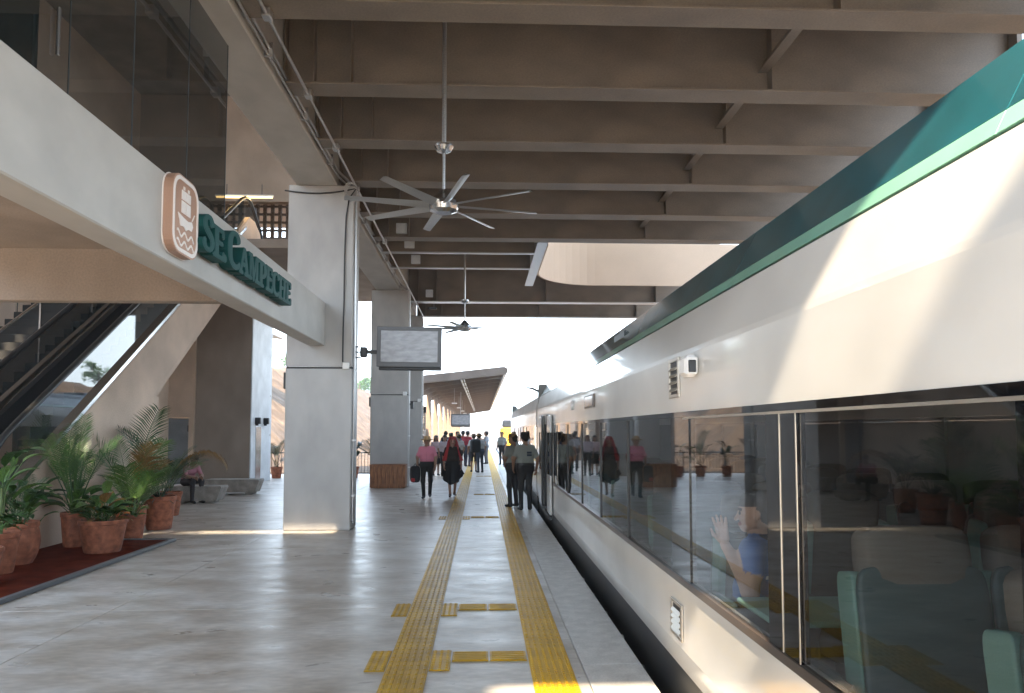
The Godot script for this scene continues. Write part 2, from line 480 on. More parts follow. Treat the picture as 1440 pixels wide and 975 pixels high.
func build_ground() -> void:
	var f := FastNoiseLite.new()
	f.seed = 41
	f.frequency = 0.05
	f.fractal_octaves = 4
	T.hills = f
	var m := MB.new()
	m.quad(P(-1500, -1.3, -1500), P(1500, -1.3, -1500), P(1500, -1.3, 1500), P(-1500, -1.3, 1500))
	setting("ground", m, M.ground)
	setting("hillside", hill_mesh(-75, -3.8, 33.0, 330, 60, 110, hill_left), M.earth)
	setting("hillside", hill_mesh(-75, -15.0, -40.0, 33.0, 40, 40, hill_left), M.earth)
	setting("hillside", hill_mesh(9.5, 80, -45.0, 330, 50, 110, hill_right), M.earth)
	setting("distant_hill", hill_mesh(-260, 420, 420, 700, 40, 12, func(x, d): return -2.0 + 14.0 * exp(-pow((x - 60.0) / 90.0, 2)) * (1.0 + 0.5 * f.get_noise_2d(x * 0.5, 0)) * clampf((d - 420) / 60.0, 0, 1)), M.earth)
	# track bed with sleepers and rails
	setting("track_bed", one(1.3, 12.4, -1.29, -1.12, -30, 330), M.ballast)
	for tr in [2.82, 10.3]:
		for s in [-0.72, 0.72]:
			setting("rail", one(tr + s - 0.035, tr + s + 0.035, -1.05, -0.92, -30, 330), M.galvanised)
	var sl := one(-1.25, 1.25, -1.12, -1.05, -0.12, 0.12).mesh()
	for i in 40:
		var o := setting("sleeper", sl, M.coping)
		o.position = P(10.3, 0, -5 + i * 1.2)
	# platform: base, then poured slabs with open joints
	var base := MB.new()
	bx(base, -14.5, 1.21, -1.28, -0.03, -16, 31.9)
	setting("plaza", one(-14.6, 1.2, -1.28, -0.002, -45, -16.01), M.coping)
	bx(base, -3.9, 1.21, -1.28, -0.03, 31.9, 120)
	setting("platform_base", base, M.joint)
	var plat := thing("platform", "polished grey concrete platform floor poured in large slabs", "platform")
	plat.set_meta("kind", "structure")
	var xs := [-14.5, -10.9, -7.3, -3.7, 0.77]
	var ds := []
	var dd := -16.0
	while dd < 31.9:
		ds.append(dd)
		dd += 3.99
	for j in ds.size():
		for i in xs.size() - 1:
			put("slab", one(xs[i] + 0.003, xs[i + 1] - 0.003, -0.03, 0.0, ds[j] + 0.003, minf(ds[j] + 3.984, 31.9), 0.003), M.floor, plat)
	for j in 11:
		put("slab", one(-3.9, 0.767, -0.03, 0.0, 31.91 + j * 8.0, 31.9 + j * 8.0 + 7.99, 0.003), M.floor, plat)
	for j in 67:
		put("coping_block", one(0.773, 1.23, -0.22, 0.002, -16 + j * 2.0, -16 + j * 2.0 + 1.994, 0.004), M.coping, plat)
	# tactile paving
	var cell := func(nx: int, nd: int, w: float, l: float, bw: float, bl: float) -> ArrayMesh:
		var t := MB.new()
		t.bevel(Vector3(0.001, 0, -l + 0.001), Vector3(w - 0.001, 0.008, -0.001), 0.002)
		for i in nx:
			for k in nd:
				var cx := w * (i + 0.5) / nx
				var cz := -l * (k + 0.5) / nd
				var a := Vector3(bw * 0.5, 0, bl * 0.5)
				var ins := minf(bw, bl) * 0.2
				var b := Vector3(bw * 0.5 - ins, 0, bl * 0.5 - ins)
				var o := Vector3(cx, 0.0079, cz)
				var q := Vector3(cx, 0.0135, cz)
				var lo := [o + Vector3(-a.x, 0, a.z), o + Vector3(a.x, 0, a.z), o + Vector3(a.x, 0, -a.z), o + Vector3(-a.x, 0, -a.z)]
				var hi := [q + Vector3(-b.x, 0, b.z), q + Vector3(b.x, 0, b.z), q + Vector3(b.x, 0, -b.z), q + Vector3(-b.x, 0, -b.z)]
				t.quad(hi[0], hi[1], hi[2], hi[3])
				for e in 4:
					t.quad(lo[e], lo[(e + 1) % 4], hi[(e + 1) % 4], hi[e])
		return t.mesh()
	var bars: ArrayMesh = cell.call(6, 3, 0.32, 0.32, 0.026, 0.085)
	var domes: ArrayMesh = cell.call(6, 6, 0.32, 0.32, 0.026, 0.04)
	var long_bars: ArrayMesh = cell.call(6, 6, 0.32, 1.92, 0.026, 0.26)
	var block: ArrayMesh = cell.call(6, 6, 0.32, 0.26, 0.026, 0.03)
	var cross: ArrayMesh = cell.call(1, 5, 0.29, 0.25, 0.26, 0.028)
	var strips := [[-0.72, "tactile paving strip of worn yellow tiles farther from the train", "tactile_worn"], [0.365, "tactile paving strip of yellow tiles along the platform edge", "tactile"]]
	var crossings := [6.13, 7.83, 15.9, 21.5, 30.0]
	for s in strips:
		var t := thing("tactile_strip", s[1], "paving", P(s[0], 0.001, 0), 0, "tactile paving strips")
		var d := 3.2
		var k := 0
		while d < 24.0:
			put("tactile_tile", domes if d < (6.2 if s[0] > 0 else 5.0) else bars, M[s[2]], t, P(0, 0, d))
			d += 0.32
			k += 1
		while d < 70.0:
			put("tactile_tile", long_bars, M[s[2]], t, P(0, 0, d))
			d += 1.92
	for i in crossings.size():
		var c: float = crossings[i]
		var t := thing("tactile_crossing", "yellow tactile crosspiece between the two strips, %s from the camera" % ["nearest", "second", "third", "fourth", "fifth"][i], "paving", P(0, 0.001, c), 0, "tactile crosspieces")
		for k in 2:
			put("tactile_tile", cross, M.tactile_worn, t, P(-0.235 + k * 0.3, 0, -0.03))
		if i < 3:
			for e in 2:
				put("tactile_tile", cell.call(3, 6, 0.155, 0.26, 0.026, 0.03) if e == 0 else cell.call(3, 6, 0.16, 0.26, 0.026, 0.03), M.tactile_worn, t, P(-0.88 if e == 0 else -0.398, 0, -0.26))
				put("tactile_tile", cell.call(3, 6, 0.155, 0.26, 0.026, 0.03), M.tactile_worn, t, P(-0.88 if e == 0 else -0.398, 0, 0.0))

# ---------- steel deck overhead
func girder_mesh_web(x0: float, x1: float, y0: float, y1: float) -> MB:
	return one(x0, x1, y0 + 0.03, y1 - 0.03, -0.012, 0.012)
func build_deck() -> void:
	var slab := thing("deck_slab", "concrete deck slab above the steel girders", "deck")
	slab.set_meta("kind", "structure")
	put("slab_panel", one(-3.4, 7.7, 7.72, 7.95, -1.25, 18.62), M.slab, slab)
	put("slab_panel", one(-3.4, 1.36, 7.72, 7.95, 18.63, 24.3), M.slab, slab)
	put("slab_panel", one(-3.4, 7.7, 7.72, 7.95, 24.31, 31.3), M.slab, slab)
	put("slab_panel", one(-3.4, 7.7, 7.55, 7.8, -5.2, -3.75), M.slab, slab)  # unseen strip behind the camera, sized to shape the sun falling through the gap
	put("slab_panel", one(-3.4, -1.25, 7.72, 7.95, -3.74, -1.26), M.slab, slab)  # unseen panel added across the gap to trim the sun patch on the floor
	var web := girder_mesh_web(-2.66, 7.6, 6.4, 7.72).mesh()
	var fl := one(-2.66, 7.6, 0, 0.03, -0.2, 0.2, 0.004).mesh()
	var stiff := one(-0.008, 0.008, 6.43, 7.69, -0.19, 0.092).mesh()
	var strut := MB.new()
	bx(strut, -0.07, 0.07, 6.74, 6.75, -1.8, -0.02)
	bx(strut, -0.006, 0.006, 6.75, 6.87, -1.8, -0.02)
	var strut_m := strut.mesh()
	var ds := [-1.05, 0.45, 2.45, 4.4, 6.3, 8.24, 10.24, 12.22, 14.24, 16.3, 18.38]
	for i in ds.size():
		var lab: String = "brown steel ceiling girder, %s in view from the camera" % ORD[i - 5] if i >= 5 else "brown steel ceiling girder above or behind the camera, %s from the light gap" % ORD[i]
		var g := thing("steel_girder", lab, "girder", P(0, 0, ds[i]), 0, "steel ceiling girders")
		put("web", web, M.steel_paint, g)
		put("bottom_flange", fl, M.steel_paint, g, Vector3(0, 6.4, 0))
		put("top_flange", fl, M.steel_paint, g, Vector3(0, 7.69, 0))
		for x in [-2.64, -2.26, -1.77, 3.95, 7.4]:
			put("stiffener", stiff, M.steel_paint, g, Vector3(x, 0, 0))
		if i > 0: put("bracing_strut", strut_m, M.steel_paint, g, Vector3(3.88, 0, 0))
		if i == 10:
			put("junction_box", one(-0.13, 0.13, 6.52, 6.77, -0.1, -0.015, 0.01), M.white_metal, g, Vector3(-1.95, 0, 0))
	# lighter beams beside the roof opening
	var low := [[19.85, 6.4, 0.14], [21.75, 6.4, 0.14]]
	for i in 2:
		var g := thing("light_beam", "slim steel beam beside the roof opening, %s" % ["nearer of two", "farther of two"][i], "girder", P(0, 0, low[i][0]), 0, "slim ceiling beams")
		put("web", one(-2.66, 1.36, 6.43, 7.69, -0.01, 0.01), M.steel_paint, g)
		put("bottom_flange", one(-2.66, 1.36, 6.4, 6.43, -0.08, 0.08, 0.003), M.galvanised, g)
		put("junction_box", one(-0.13, 0.13, 6.52, 6.77, -0.1, -0.012, 0.01), M.white_metal, g, Vector3(-1.9, 0, 0))
	for i in 2:
		var d: float = [27.6, 31.1][i]
		var g := thing("steel_girder", ["brown steel girder behind the roof opening, with a white box at its left", "end girder of the deck against the sky"][i], "girder", P(0, 0, d), 0, "steel ceiling girders")
		put("web", web, M.steel_paint, g)
		put("bottom_flange", fl, M.galvanised if i == 0 else M.steel_paint, g, Vector3(0, 6.4, 0))
		put("top_flange", fl, M.steel_paint, g, Vector3(0, 7.69, 0))
		for x in [-2.64, -2.3, -1.65, 2.3, 6.3]:
			put("stiffener", stiff, M.steel_paint, g, Vector3(x, 0, 0))
		if i == 0: put("junction_box", one(-0.13, 0.13, 6.55, 6.82, -0.28, -0.2, 0.01), M.white_metal, g, Vector3(-1.9, 0, 0))
	var tr := thing("trimmer_beam", "pale steel trimmer beam along the left side of the roof opening", "girder", P(1.48, 0, 18.6))
	put("web", one(-0.012, 0.012, 6.43, 7.69, 0, 5.7), M.galvanised, tr)
	put("bottom_flange", one(-0.13, 0.13, 6.4, 6.43, 0, 5.7, 0.003), M.galvanised, tr)
	put("top_flange", one(-0.1, 0.1, 7.69, 7.715, 0, 5.7, 0.003), M.galvanised, tr)
	# curved beige upstand of the opening
	var up := MB.new()
	var plan := []
	for k in 13:
		var a := PI - PI * 0.5 * k / 12.0
		plan.append(Vector2(3.6 + 1.95 * cos(a), 22.25 + 1.95 * sin(a)))
	plan.append(Vector2(8.4, 24.2))
	plan.insert(0, Vector2(1.65, 19.0))
	for k in plan.size() - 1:
		var a: Vector2 = plan[k]
		var b: Vector2 = plan[k + 1]
		var na := Vector3(b.y - a.y, 0, -(-(b.x - a.x))).normalized()
		for q in [[6.42, 7.78]]:
			up.quad(P(a.x, q[0], a.y), P(b.x, q[0], b.y), P(b.x, q[1], b.y), P(a.x, q[1], a.y))
			var o := Vector2(-(b.y - a.y), b.x - a.x).normalized() * 0.06
			up.quad(P(b.x + o.x, q[0], b.y + o.y), P(a.x + o.x, q[0], a.y + o.y), P(a.x + o.x, q[1], a.y + o.y), P(b.x + o.x, q[1], b.y + o.y))
			up.quad(P(a.x, q[0], a.y), P(a.x + o.x, q[0], a.y + o.y), P(b.x + o.x, q[0], b.y + o.y), P(b.x, q[0], b.y))
			up.quad(P(a.x, q[1], a.y), P(b.x, q[1], b.y), P(b.x + o.x, q[1], b.y + o.y), P(a.x + o.x, q[1], a.y + o.y))
	solo("opening_upstand", up, M.upstand_tan, "curved beige upstand wall around the roof opening", "wall")
	# railing posts on the deck round the opening, dark against the sky
	var rl := thing("roof_railing", "dark railing with posts above the beige upstand", "railing", P(0, 7.95, 24.6))
	for k in 6:
		put("post", one(-0.12, 0.12, 0, 1.0, 0, 0.05), M.dark_steel, rl, Vector3(1.9 + k * 1.0, 0, 0))
	put("top_rail", one(1.6, 8.0, 1.0, 1.06, -0.02, 0.07), M.dark_steel, rl)
	# roof slabs added to block the sun, slotted for one strip of light
	setting("shade_roof", one(-10.6, -2.0, 12.0, 12.3, 1.33, 33.0), M.slab)
	setting("shade_roof", one(-1.99, 7.6, 12.0, 12.3, 12.0, 33.0), M.slab)
	setting("shade_roof", one(-10.6, -3.4, 12.0, 12.3, -6.8, 0.8), M.slab)

# ---------- concrete beam and columns
func build_columns() -> void:
	solo("concrete_beam", one(-3.42, -2.67, 6.3, 7.72, -6, 31.0, 0.015), M.beam_paint, "long pale concrete beam resting on the row of columns", "beam")
	var labs := ["grey concrete column behind the camera, out of the picture", "broad grey concrete column beneath the end of the sign beam", "second grey column, behind the hanging screen", "far grey column at the end of the deck"]
	var dd := [3.2, 14.0, 24.6, 30.2]
	for i in 4:
		var t := thing("column", labs[i], "column", P(-2.96, 0, dd[i]), 0, "platform columns")
		var x0 := -0.6
		var x1 := 0.6
		if i == 0:
			x0 = -0.5
			x1 = 0.1
		put("shaft", one(x0, x1, 0.0, 2.92, 0, 0.62, 0.02), M.column, t)
		put("shaft", one(x0, x1, 2.932, 6.3, 0, 0.62, 0.02), M.column, t)
		put("joint", one(x0 + 0.012, x1 - 0.012, 2.9, 2.95, 0.012, 0.608), M.joint, t)
		if i > 0:
			put("conduit", one(x1 + 0.005, x1 + 0.04, 0.15, 6.2, 0.06, 0.1, 0.012), M.galvanised, t)
			put("conduit", one(x1 + 0.005, x1 + 0.03, 0.1, 6.2, 0.16, 0.19, 0.01), M.galvanised, t)
			put("cable_clip", one(x1, x1 + 0.05, 1.6, 1.63, 0.04, 0.21), M.plastic_white, t)
			put("cable_clip", one(x1, x1 + 0.05, 0.6, 0.63, 0.04, 0.21), M.plastic_white, t)
			put("junction_box", one(x1 - 0.17, x1 - 0.05, 2.9, 3.02, -0.05, 0.0, 0.01), M.plastic_white, t)
			var w := MB.new()
			w.tube([P(x0 + 0.06, 2.945, -0.012), P(x1 - 0.17, 2.945, -0.012)], 0.01, 6)
			w.tube([P(x1 - 0.05, 2.955, -0.012), P(x1 + 0.01, 2.955, -0.012)], 0.01, 6)
			put("conduit", w, M.galvanised, t)
			put("speaker_bracket", one(x0 - 0.06, x0 + 0.005, 2.55, 2.85, 0.1, 0.25, 0.01), M.black, t)
	# loose black cable hanging on the near column
	var cb := MB.new()
	var pts := []
	for k in 9:
		var s := k / 8.0
		pts.append(P(-3.62 + s * 1.3, 6.18 - 0.07 * sin(s * PI) + 0.05 * s, 13.97))
	for q in [[-2.45, 6.05], [-2.5, 5.7], [-2.52, 5.0], [-2.52, 4.2], [-2.53, 3.4], [-2.53, 3.03]]:
		pts.append(P(q[0], q[1], 13.975))
	cb.tube(pts, 0.013, 6)
	solo("cable", cb, M.black, "thin black cable running along and down the near column", "cable")
	for i in 3:
		solo("concrete_column", one(6.95, 7.65, -1.28, 6.39, [3.2, 14.0, 24.6][i], [3.9, 14.7, 25.3][i], 0.02), M.column, "concrete column beyond the train, %s from the camera" % ORD[i], "column", "columns beyond the train")
	# conduits under the deck edge
	var c := thing("conduit_run", "galvanised conduit pair along the lower edge of the concrete beam", "conduit", Vector3.ZERO)
	for q in [[-2.61, 6.46, 0.028], [-2.62, 6.38, 0.018]]:
		var m := MB.new()
		m.tube([P(q[0], q[1], 2), P(q[0], q[1], 13.7), P(q[0] + 0.16, q[1] - 0.1, 14.05), P(q[0] + 0.18, q[1] - 0.1, 14.7), P(q[0], q[1], 15.2), P(q[0], q[1], 24.2), P(q[0] + 0.16, q[1] - 0.1, 24.6), P(q[0] + 0.18, q[1] - 0.1, 25.3), P(q[0], q[1], 25.8), P(q[0], q[1], 30)], q[2], 8)
		put("pipe", m, M.galvanised, c)
	for k in 14:
		put("clamp", one(-2.67, -2.56, 6.34, 6.52, 3.5 + k * 1.9, 3.53 + k * 1.9), M.galvanised, c)
	var r := thing("conduit_run", "thin galvanised conduit clamped beneath the girder ends", "conduit", Vector3.ZERO)
	var m2 := MB.new()
	m2.tube([P(-2.36, 6.33, 3), P(-2.36, 6.33, 30.5)], 0.02, 8)
	put("pipe", m2, M.galvanised, r)
	for d in [6.3, 8.24, 10.24, 12.22, 14.24, 16.3, 18.38, 27.6]:
		put("clamp", one(-2.41, -2.31, 6.29, 6.395, d - 0.07, d + 0.07, 0.01), M.galvanised, r)
	# cable knot on the near column head
	var kn := MB.new()
	for k in 5:
		var q := []
		for e in 9:
			var a := e / 8.0 * PI * 1.4 + k
			q.append(P(-2.42 + 0.1 * cos(a) + k * 0.012, 6.2 + 0.13 * sin(a) - k * 0.02, 13.9 + 0.02 * k))
		kn.tube(q, 0.012, 5)
	solo("cable_loop", kn, M.galvanised, "tangle of looped grey cables at the near column head", "cable")

# ---------- sign beam with emblem and letters
func build_sign_beam() -> void:
	var b := thing("sign_beam", "pale concrete beam carrying the station name", "beam", Vector3.ZERO)
	put("beam_body", one(-3.16, -2.86, 3.33, 4.12, -2, 14.0, 0.012), M.beam_paint, b)
	# mezzanine slab behind it
	var s := thing("mezzanine", "low mezzanine slab and crossbeam behind the sign beam", "slab", Vector3.ZERO)
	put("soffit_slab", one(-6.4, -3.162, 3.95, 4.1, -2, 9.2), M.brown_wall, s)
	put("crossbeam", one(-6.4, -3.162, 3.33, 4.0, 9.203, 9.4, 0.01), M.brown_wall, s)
	put("added_shade_wall", one(-6.4, -3.162, 0.0, 3.949, -2, -1.8), M.brown_wall, s)  # unseen wall added to keep light off the soffit and crossbeam
	put("downlight", one(-5.5, -5.2, 3.93, 3.95, 7.4, 7.55), M.plastic_white, s)
	# emblem plate: rounded square, thick, standing off the beam
	var rr := func(w: float, h: float, r: float) -> PackedVector2Array:
		var o := PackedVector2Array()
		for c in [[1, 1, 0.0], [-1, 1, PI / 2], [-1, -1, PI], [1, -1, PI * 1.5]]:
			for k in 7:
				var a: float = c[2] + PI / 2 * k / 6.0
				o.append(Vector2(c[0] * (w / 2 - r) + r * cos(a), c[1] * (h / 2 - r) + r * sin(a)))
		return o
	var em := thing("emblem_sign", "copper rounded-square sign with white sailing ship above two waves", "sign", P(-2.86, 3.78, 7.17))
	var u := Vector3(0, 0, -1)
	var w := Vector3.UP
	var q := MB.new()
	q.prism(rr.call(0.63, 0.73, 0.17), Vector3(0.012, 0, 0), u, w, Vector3(0.08, 0, 0))
	put("plate", q, M.sign_copper, em)
	q = MB.new()
	q.prism(rr.call(0.645, 0.745, 0.175), Vector3(0.001, 0, 0), u, w, Vector3(0.01, 0, 0))
	put("back_rim", q, M.sign_cream, em)
	q = MB.new()
	var outer: PackedVector2Array = rr.call(0.6, 0.7, 0.16)
	var inner: PackedVector2Array = rr.call(0.53, 0.63, 0.13)
	for k in outer.size():
		var l := (k + 1) % outer.size()
		var f := func(v2: Vector2, x: float) -> Vector3: return Vector3(x, v2.y, -v2.x)
		q.quad(f.call(outer[k], 0.098), f.call(outer[l], 0.098), f.call(inner[l], 0.098), f.call(inner[k], 0.098))
		q.quad(f.call(outer[l], 0.098), f.call(outer[k], 0.098), f.call(outer[k], 0.092), f.call(outer[l], 0.092))
		q.quad(f.call(inner[k], 0.098), f.call(inner[l], 0.098), f.call(inner[l], 0.092), f.call(inner[k], 0.092))
	put("border", q, M.sign_cream, em)
	q = MB.new()
	var face := Vector3(0.092, 0.0, 0)
	var t := Vector3(0.006, 0, 0)
	for r in [[-0.11, 0.02, -0.012, 0.13], [0.0, 0.02, 0.1, 0.13], [-0.11, 0.145, -0.012, 0.23], [0.0, 0.145, 0.1, 0.23], [-0.075, 0.24, -0.04, 0.27], [0.035, 0.24, 0.07, 0.27]]:
		q.prism(PackedVector2Array([Vector2(r[0], r[1]), Vector2(r[2], r[1]), Vector2(r[2], r[3]), Vector2(r[0], r[3])]), face, u, w, t)
	q.prism(PackedVector2Array([Vector2(-0.19, -0.0), Vector2(-0.15, -0.06), Vector2(-0.13, -0.11), Vector2(-0.05, -0.1), Vector2(0.0, -0.13), Vector2(0.06, -0.1), Vector2(0.14, -0.1), Vector2(0.17, -0.05), Vector2(0.14, -0.01), Vector2(0.05, -0.03), Vector2(-0.06, -0.02)]), face, u, w, t)
	q.prism(PackedVector2Array([Vector2(0.14, 0.0), Vector2(0.155, 0.0), Vector2(0.21, 0.07), Vector2(0.2, 0.075)]), face, u, w, t)
	put("ship", q, M.sign_cream, em)
	for row in 2:
		q = MB.new()
		var pts := []
		for k in 25:
			var a := k / 24.0
			pts.append(Vector2(-0.2 + 0.4 * a, -0.18 - row * 0.085 + 0.025 * sin(a * TAU * 2.5 + 1.0)))
		for k in 24:
			q.prism(PackedVector2Array([pts[k] + Vector2(0, -0.011), pts[k + 1] + Vector2(0, -0.011), pts[k + 1] + Vector2(0, 0.011), pts[k] + Vector2(0, 0.011)]), face, u, w, t)
		put("wave", q, M.sign_cream, em)
	# letters
	var font := SystemFont.new()
	font.font_names = PackedStringArray(["Droid Serif"])
	font.font_weight = 700
	var sg := thing("name_sign", "raised dark green letters reading SE. CAMPECHE", "sign", P(-2.86, 0, 0))
	var d := 7.48
	for ch in [["S", 0.35, 0.3], ["E", 0.31, 0.33], [".", 0.31, 0.12], ["C", 0.4, 0.4], ["A", 0.3, 0.36], ["M", 0.3, 0.41], ["P", 0.3, 0.32], ["E", 0.3, 0.31], ["C", 0.3, 0.33], ["H", 0.3, 0.37], ["E", 0.3, 0.3]]:
		var tm := TextMesh.new()
		tm.font = font
		tm.text = ch[0]
		tm.font_size = 64
		tm.pixel_size = ch[1] / 46.0
		tm.depth = 0.13
		tm.curve_step = 2.0
		tm.horizontal_alignment = HORIZONTAL_ALIGNMENT_LEFT
		tm.vertical_alignment = VERTICAL_ALIGNMENT_BOTTOM
		var stt := SurfaceTool.new()
		var fat := 0.017
		for sh in [[-1.0, 0.0, 0.0], [1.0, 0.0, 0.0011], [0.0, -0.6, -0.0011], [0.0, 0.6, 0.0022]]:
			stt.append_from(tm, 0, Transform3D(Basis(), Vector3(sh[0] * fat, sh[1] * fat, sh[2])))
		var o := put("letter", stt.commit(), M.letter_green, sg)
		var ab := tm.get_aabb()
		var sc: float = ch[2] * 0.97 / ab.size.x if ch[0] != "." else 1.0
		o.transform = Transform3D(Basis(Vector3(0, 0, -sc), Vector3(0, 1, 0), Vector3(1, 0, 0)), P(0.08, 3.57 - ab.position.y, d - ab.position.x * sc))
		d += ch[2] - 0.012
		if ch[0] == ".": d += 0.02
	# tall tinted glazing above the beam
	var gl := thing("glass_screen", "tall dark tinted glass screen standing on the sign beam", "glazing", Vector3.ZERO)
	var js := [1.6, 2.95, 4.25, 5.5, 6.5, 7.7, 8.85]
	for k in js.size() - 1:
		var g := MB.new()
		g.quad(P(-2.98, 4.13, js[k] + 0.006), P(-2.98, 4.13, js[k + 1] - 0.006), P(-2.98, 6.29, js[k + 1] - 0.006), P(-2.98, 6.29, js[k] + 0.006))
		put("pane", g, M.glass_dark, gl)
		put("seal", one(-2.984, -2.976, 4.13, 6.29, js[k + 1] - 0.005, js[k + 1] + 0.005), M.dark_seal, gl)
	put("door_handle", one(-2.97, -2.945, 4.4, 4.75, 5.3, 5.33, 0.008), M.chrome, gl)
	put("rail", one(-3.04, -3.0, 5.72, 5.75, 1.6, 8.85), M.galvanised, gl)
	solo("pier", one(-3.6, -3.2, 4.1, 6.29, 3.6, 4.9, 0.02), M.beige_wall, "pale pier behind the glass screen at the picture's upper left corner", "pier")
	solo("dark_panel", one(-3.55, -3.25, 4.1, 6.29, 5.0, 5.6, 0.02), M.black_matt, "dark upright panel behind the glass beside the pale pier", "panel")

# ---------- escalator and stair
func build_escalator() -> void:
	var k := 0.635
	var y_of := func(d: float) -> float: return 1.15 + k * (d - 11.6)
	var e := thing("escalator", "escalator with glass balustrades climbing behind the potted plants", "escalator", Vector3.ZERO)
	# outer cladding
	var m := MB.new()
	m.prism(PackedVector2Array([Vector2(10.2, 0), Vector2(15.7, 0), Vector2(15.7, 2.52), Vector2(21.3, 6.28), Vector2(23.6, 6.28), Vector2(23.6, 7.1), Vector2(22.9, 7.35), Vector2(22.75, 7.6), Vector2(22.2, 7.82), Vector2(21.7, 7.82), Vector2(21.0, 7.3), Vector2(20.9, 7.05), Vector2(10.6, 0.52), Vector2(10.2, 0.5)]), Vector3(-6.72, 0, 0), Vector3(0, 0, -1), Vector3.UP, Vector3(0.12, 0, 0))
	put("cladding", m, M.beige_wall, e)
	m = MB.new()
	m.prism(PackedVector2Array([Vector2(15.72, 2.2), Vector2(21.3, 5.98), Vector2(21.3, 6.25), Vector2(15.72, 2.49)]), Vector3(-8.0, 0, 0), Vector3(0, 0, -1), Vector3.UP, Vector3(1.26, 0, 0))
	put("soffit", m, M.beige_wall, e)
	for s in [[-6.6, 1.0], [-7.78, -1.0]]:
		var x: float = s[0]
		m = MB.new()
		m.prism(PackedVector2Array([Vector2(10.5, 0.5), Vector2(21.4, 7.4), Vector2(21.4, 7.48), Vector2(10.5, 0.58)]), Vector3(x - 0.16, 0, 0), Vector3(0, 0, -1), Vector3.UP, Vector3(0.18, 0, 0))
		put("deck_strip", m, M.chrome, e)
		m = MB.new()
		var ga: float = y_of.call(11.2) + 0.06
		var gb: float = y_of.call(21.4) + 0.06
		m.quad(P(x - 0.07, ga, 11.2), P(x - 0.07, gb, 21.4), P(x - 0.07, gb + 0.82, 21.4), P(x - 0.07, ga + 0.82, 11.2))
		put("balustrade_glass", m, M.glass_dark, e)
		m = MB.new()
		m.quad(P(x - 0.07, gb, 21.41), P(x - 0.07, gb, 23.2), P(x - 0.07, gb + 0.2, 23.2), P(x - 0.07, gb + 0.82, 21.41))
		put("balustrade_glass", m, M.glass_clear, e)
		var pts := []
		pts.append(P(x - 0.07, ga - 0.1, 10.75))
		pts.append(P(x - 0.07, ga + 0.35, 10.6))
		pts.append(P(x - 0.07, ga + 0.75, 11.0))
		for j in 12:
			var d := 11.3 + j * (21.2 - 11.3) / 11.0
			pts.append(P(x - 0.07, y_of.call(d) + 0.95, d))
		for q in [[21.5, 8.32], [21.8, 8.36], [22.1, 8.3], [23.0, 7.75], [23.25, 7.4], [23.2, 7.0]]:
			pts.append(P(x - 0.07, q[1], q[0]))
		m = MB.new()
		m.tube(pts, 0.05, 8)
		put("handrail", m, M.rubber, e)
		m = MB.new()
		var pts2 := []
		for p in pts: pts2.append(p + Vector3(0, -0.06, 0))
		m.tube(pts2, 0.012, 6)
		put("handrail_guide", m, M.dark_steel, e)
	var st := one(-7.6, -6.8, 0, 0.26, 0, 0.42).mesh()
	for j in 34:
		put("step", st, M.step_dark, e, P(0, 0.12 + j * 0.21, 10.9 + j * 0.335))
	m = MB.new()
	m.prism(PackedVector2Array([Vector2(10.3, 0.2), Vector2(21.4, 7.05), Vector2(21.4, 7.5), Vector2(10.3, 0.62)]), Vector3(-7.78, 0, 0), Vector3(0, 0, -1), Vector3.UP, Vector3(0.1, 0, 0))
	put("skirt_panel", m, M.step_dark, e)
	# stair beside it
	var sr := thing("staircase", "dark stair with a beige side wall beside the escalator", "stair", Vector3.ZERO)
	var ss := one(-9.9, -8.35, 0, 0.18, 0, 0.5, 0.006).mesh()
	for j in 36:
		put("tread", ss, M.step_dark, sr, P(0, 0.02 + j * 0.195, 10.2 + j * 0.3))
	m = MB.new()
	m.prism(PackedVector2Array([Vector2(9.6, 0), Vector2(12.0, 0.0), Vector2(21.4, 6.4), Vector2(21.4, 7.2), Vector2(12.6, 1.75), Vector2(11.4, 1.45), Vector2(9.6, 1.0)]), Vector3(-8.34, 0, 0), Vector3(0, 0, -1), Vector3.UP, Vector3(0.1, 0, 0))
	put("stringer", m, M.beige_wall, sr)
	for x in [-8.28, -9.85]:
		m = MB.new()
		m.tube([P(x, 0.95, 9.5), P(x, 1.75, 10.6), P(x, 8.1, 20.9)], 0.025, 8)
		put("handrail", m, M.chrome, sr)
		for j in 6:
			var d := 10.8 + j * 1.9
			put("rail_post", one(x - 0.015, x + 0.015, 0.2 + (d - 10.2) * 0.65, 1.78 + (d - 10.6) * 0.617, d, d + 0.03), M.chrome, sr)
	m = MB.new()
	m.tube([P(-8.28, 1.72, 12.7), P(-7.9, 1.72, 12.7), P(-7.9, 1.3, 12.7)], 0.02, 8)
	put("guard_bar", m, M.chrome, sr)
	# recess pilaster under the escalator
	solo("pilaster", one(-7.2, -6.75, 0, 2.5, 15.75, 16.3, 0.01), M.beige_wall, "short beige pilaster under the escalator soffit", "wall")

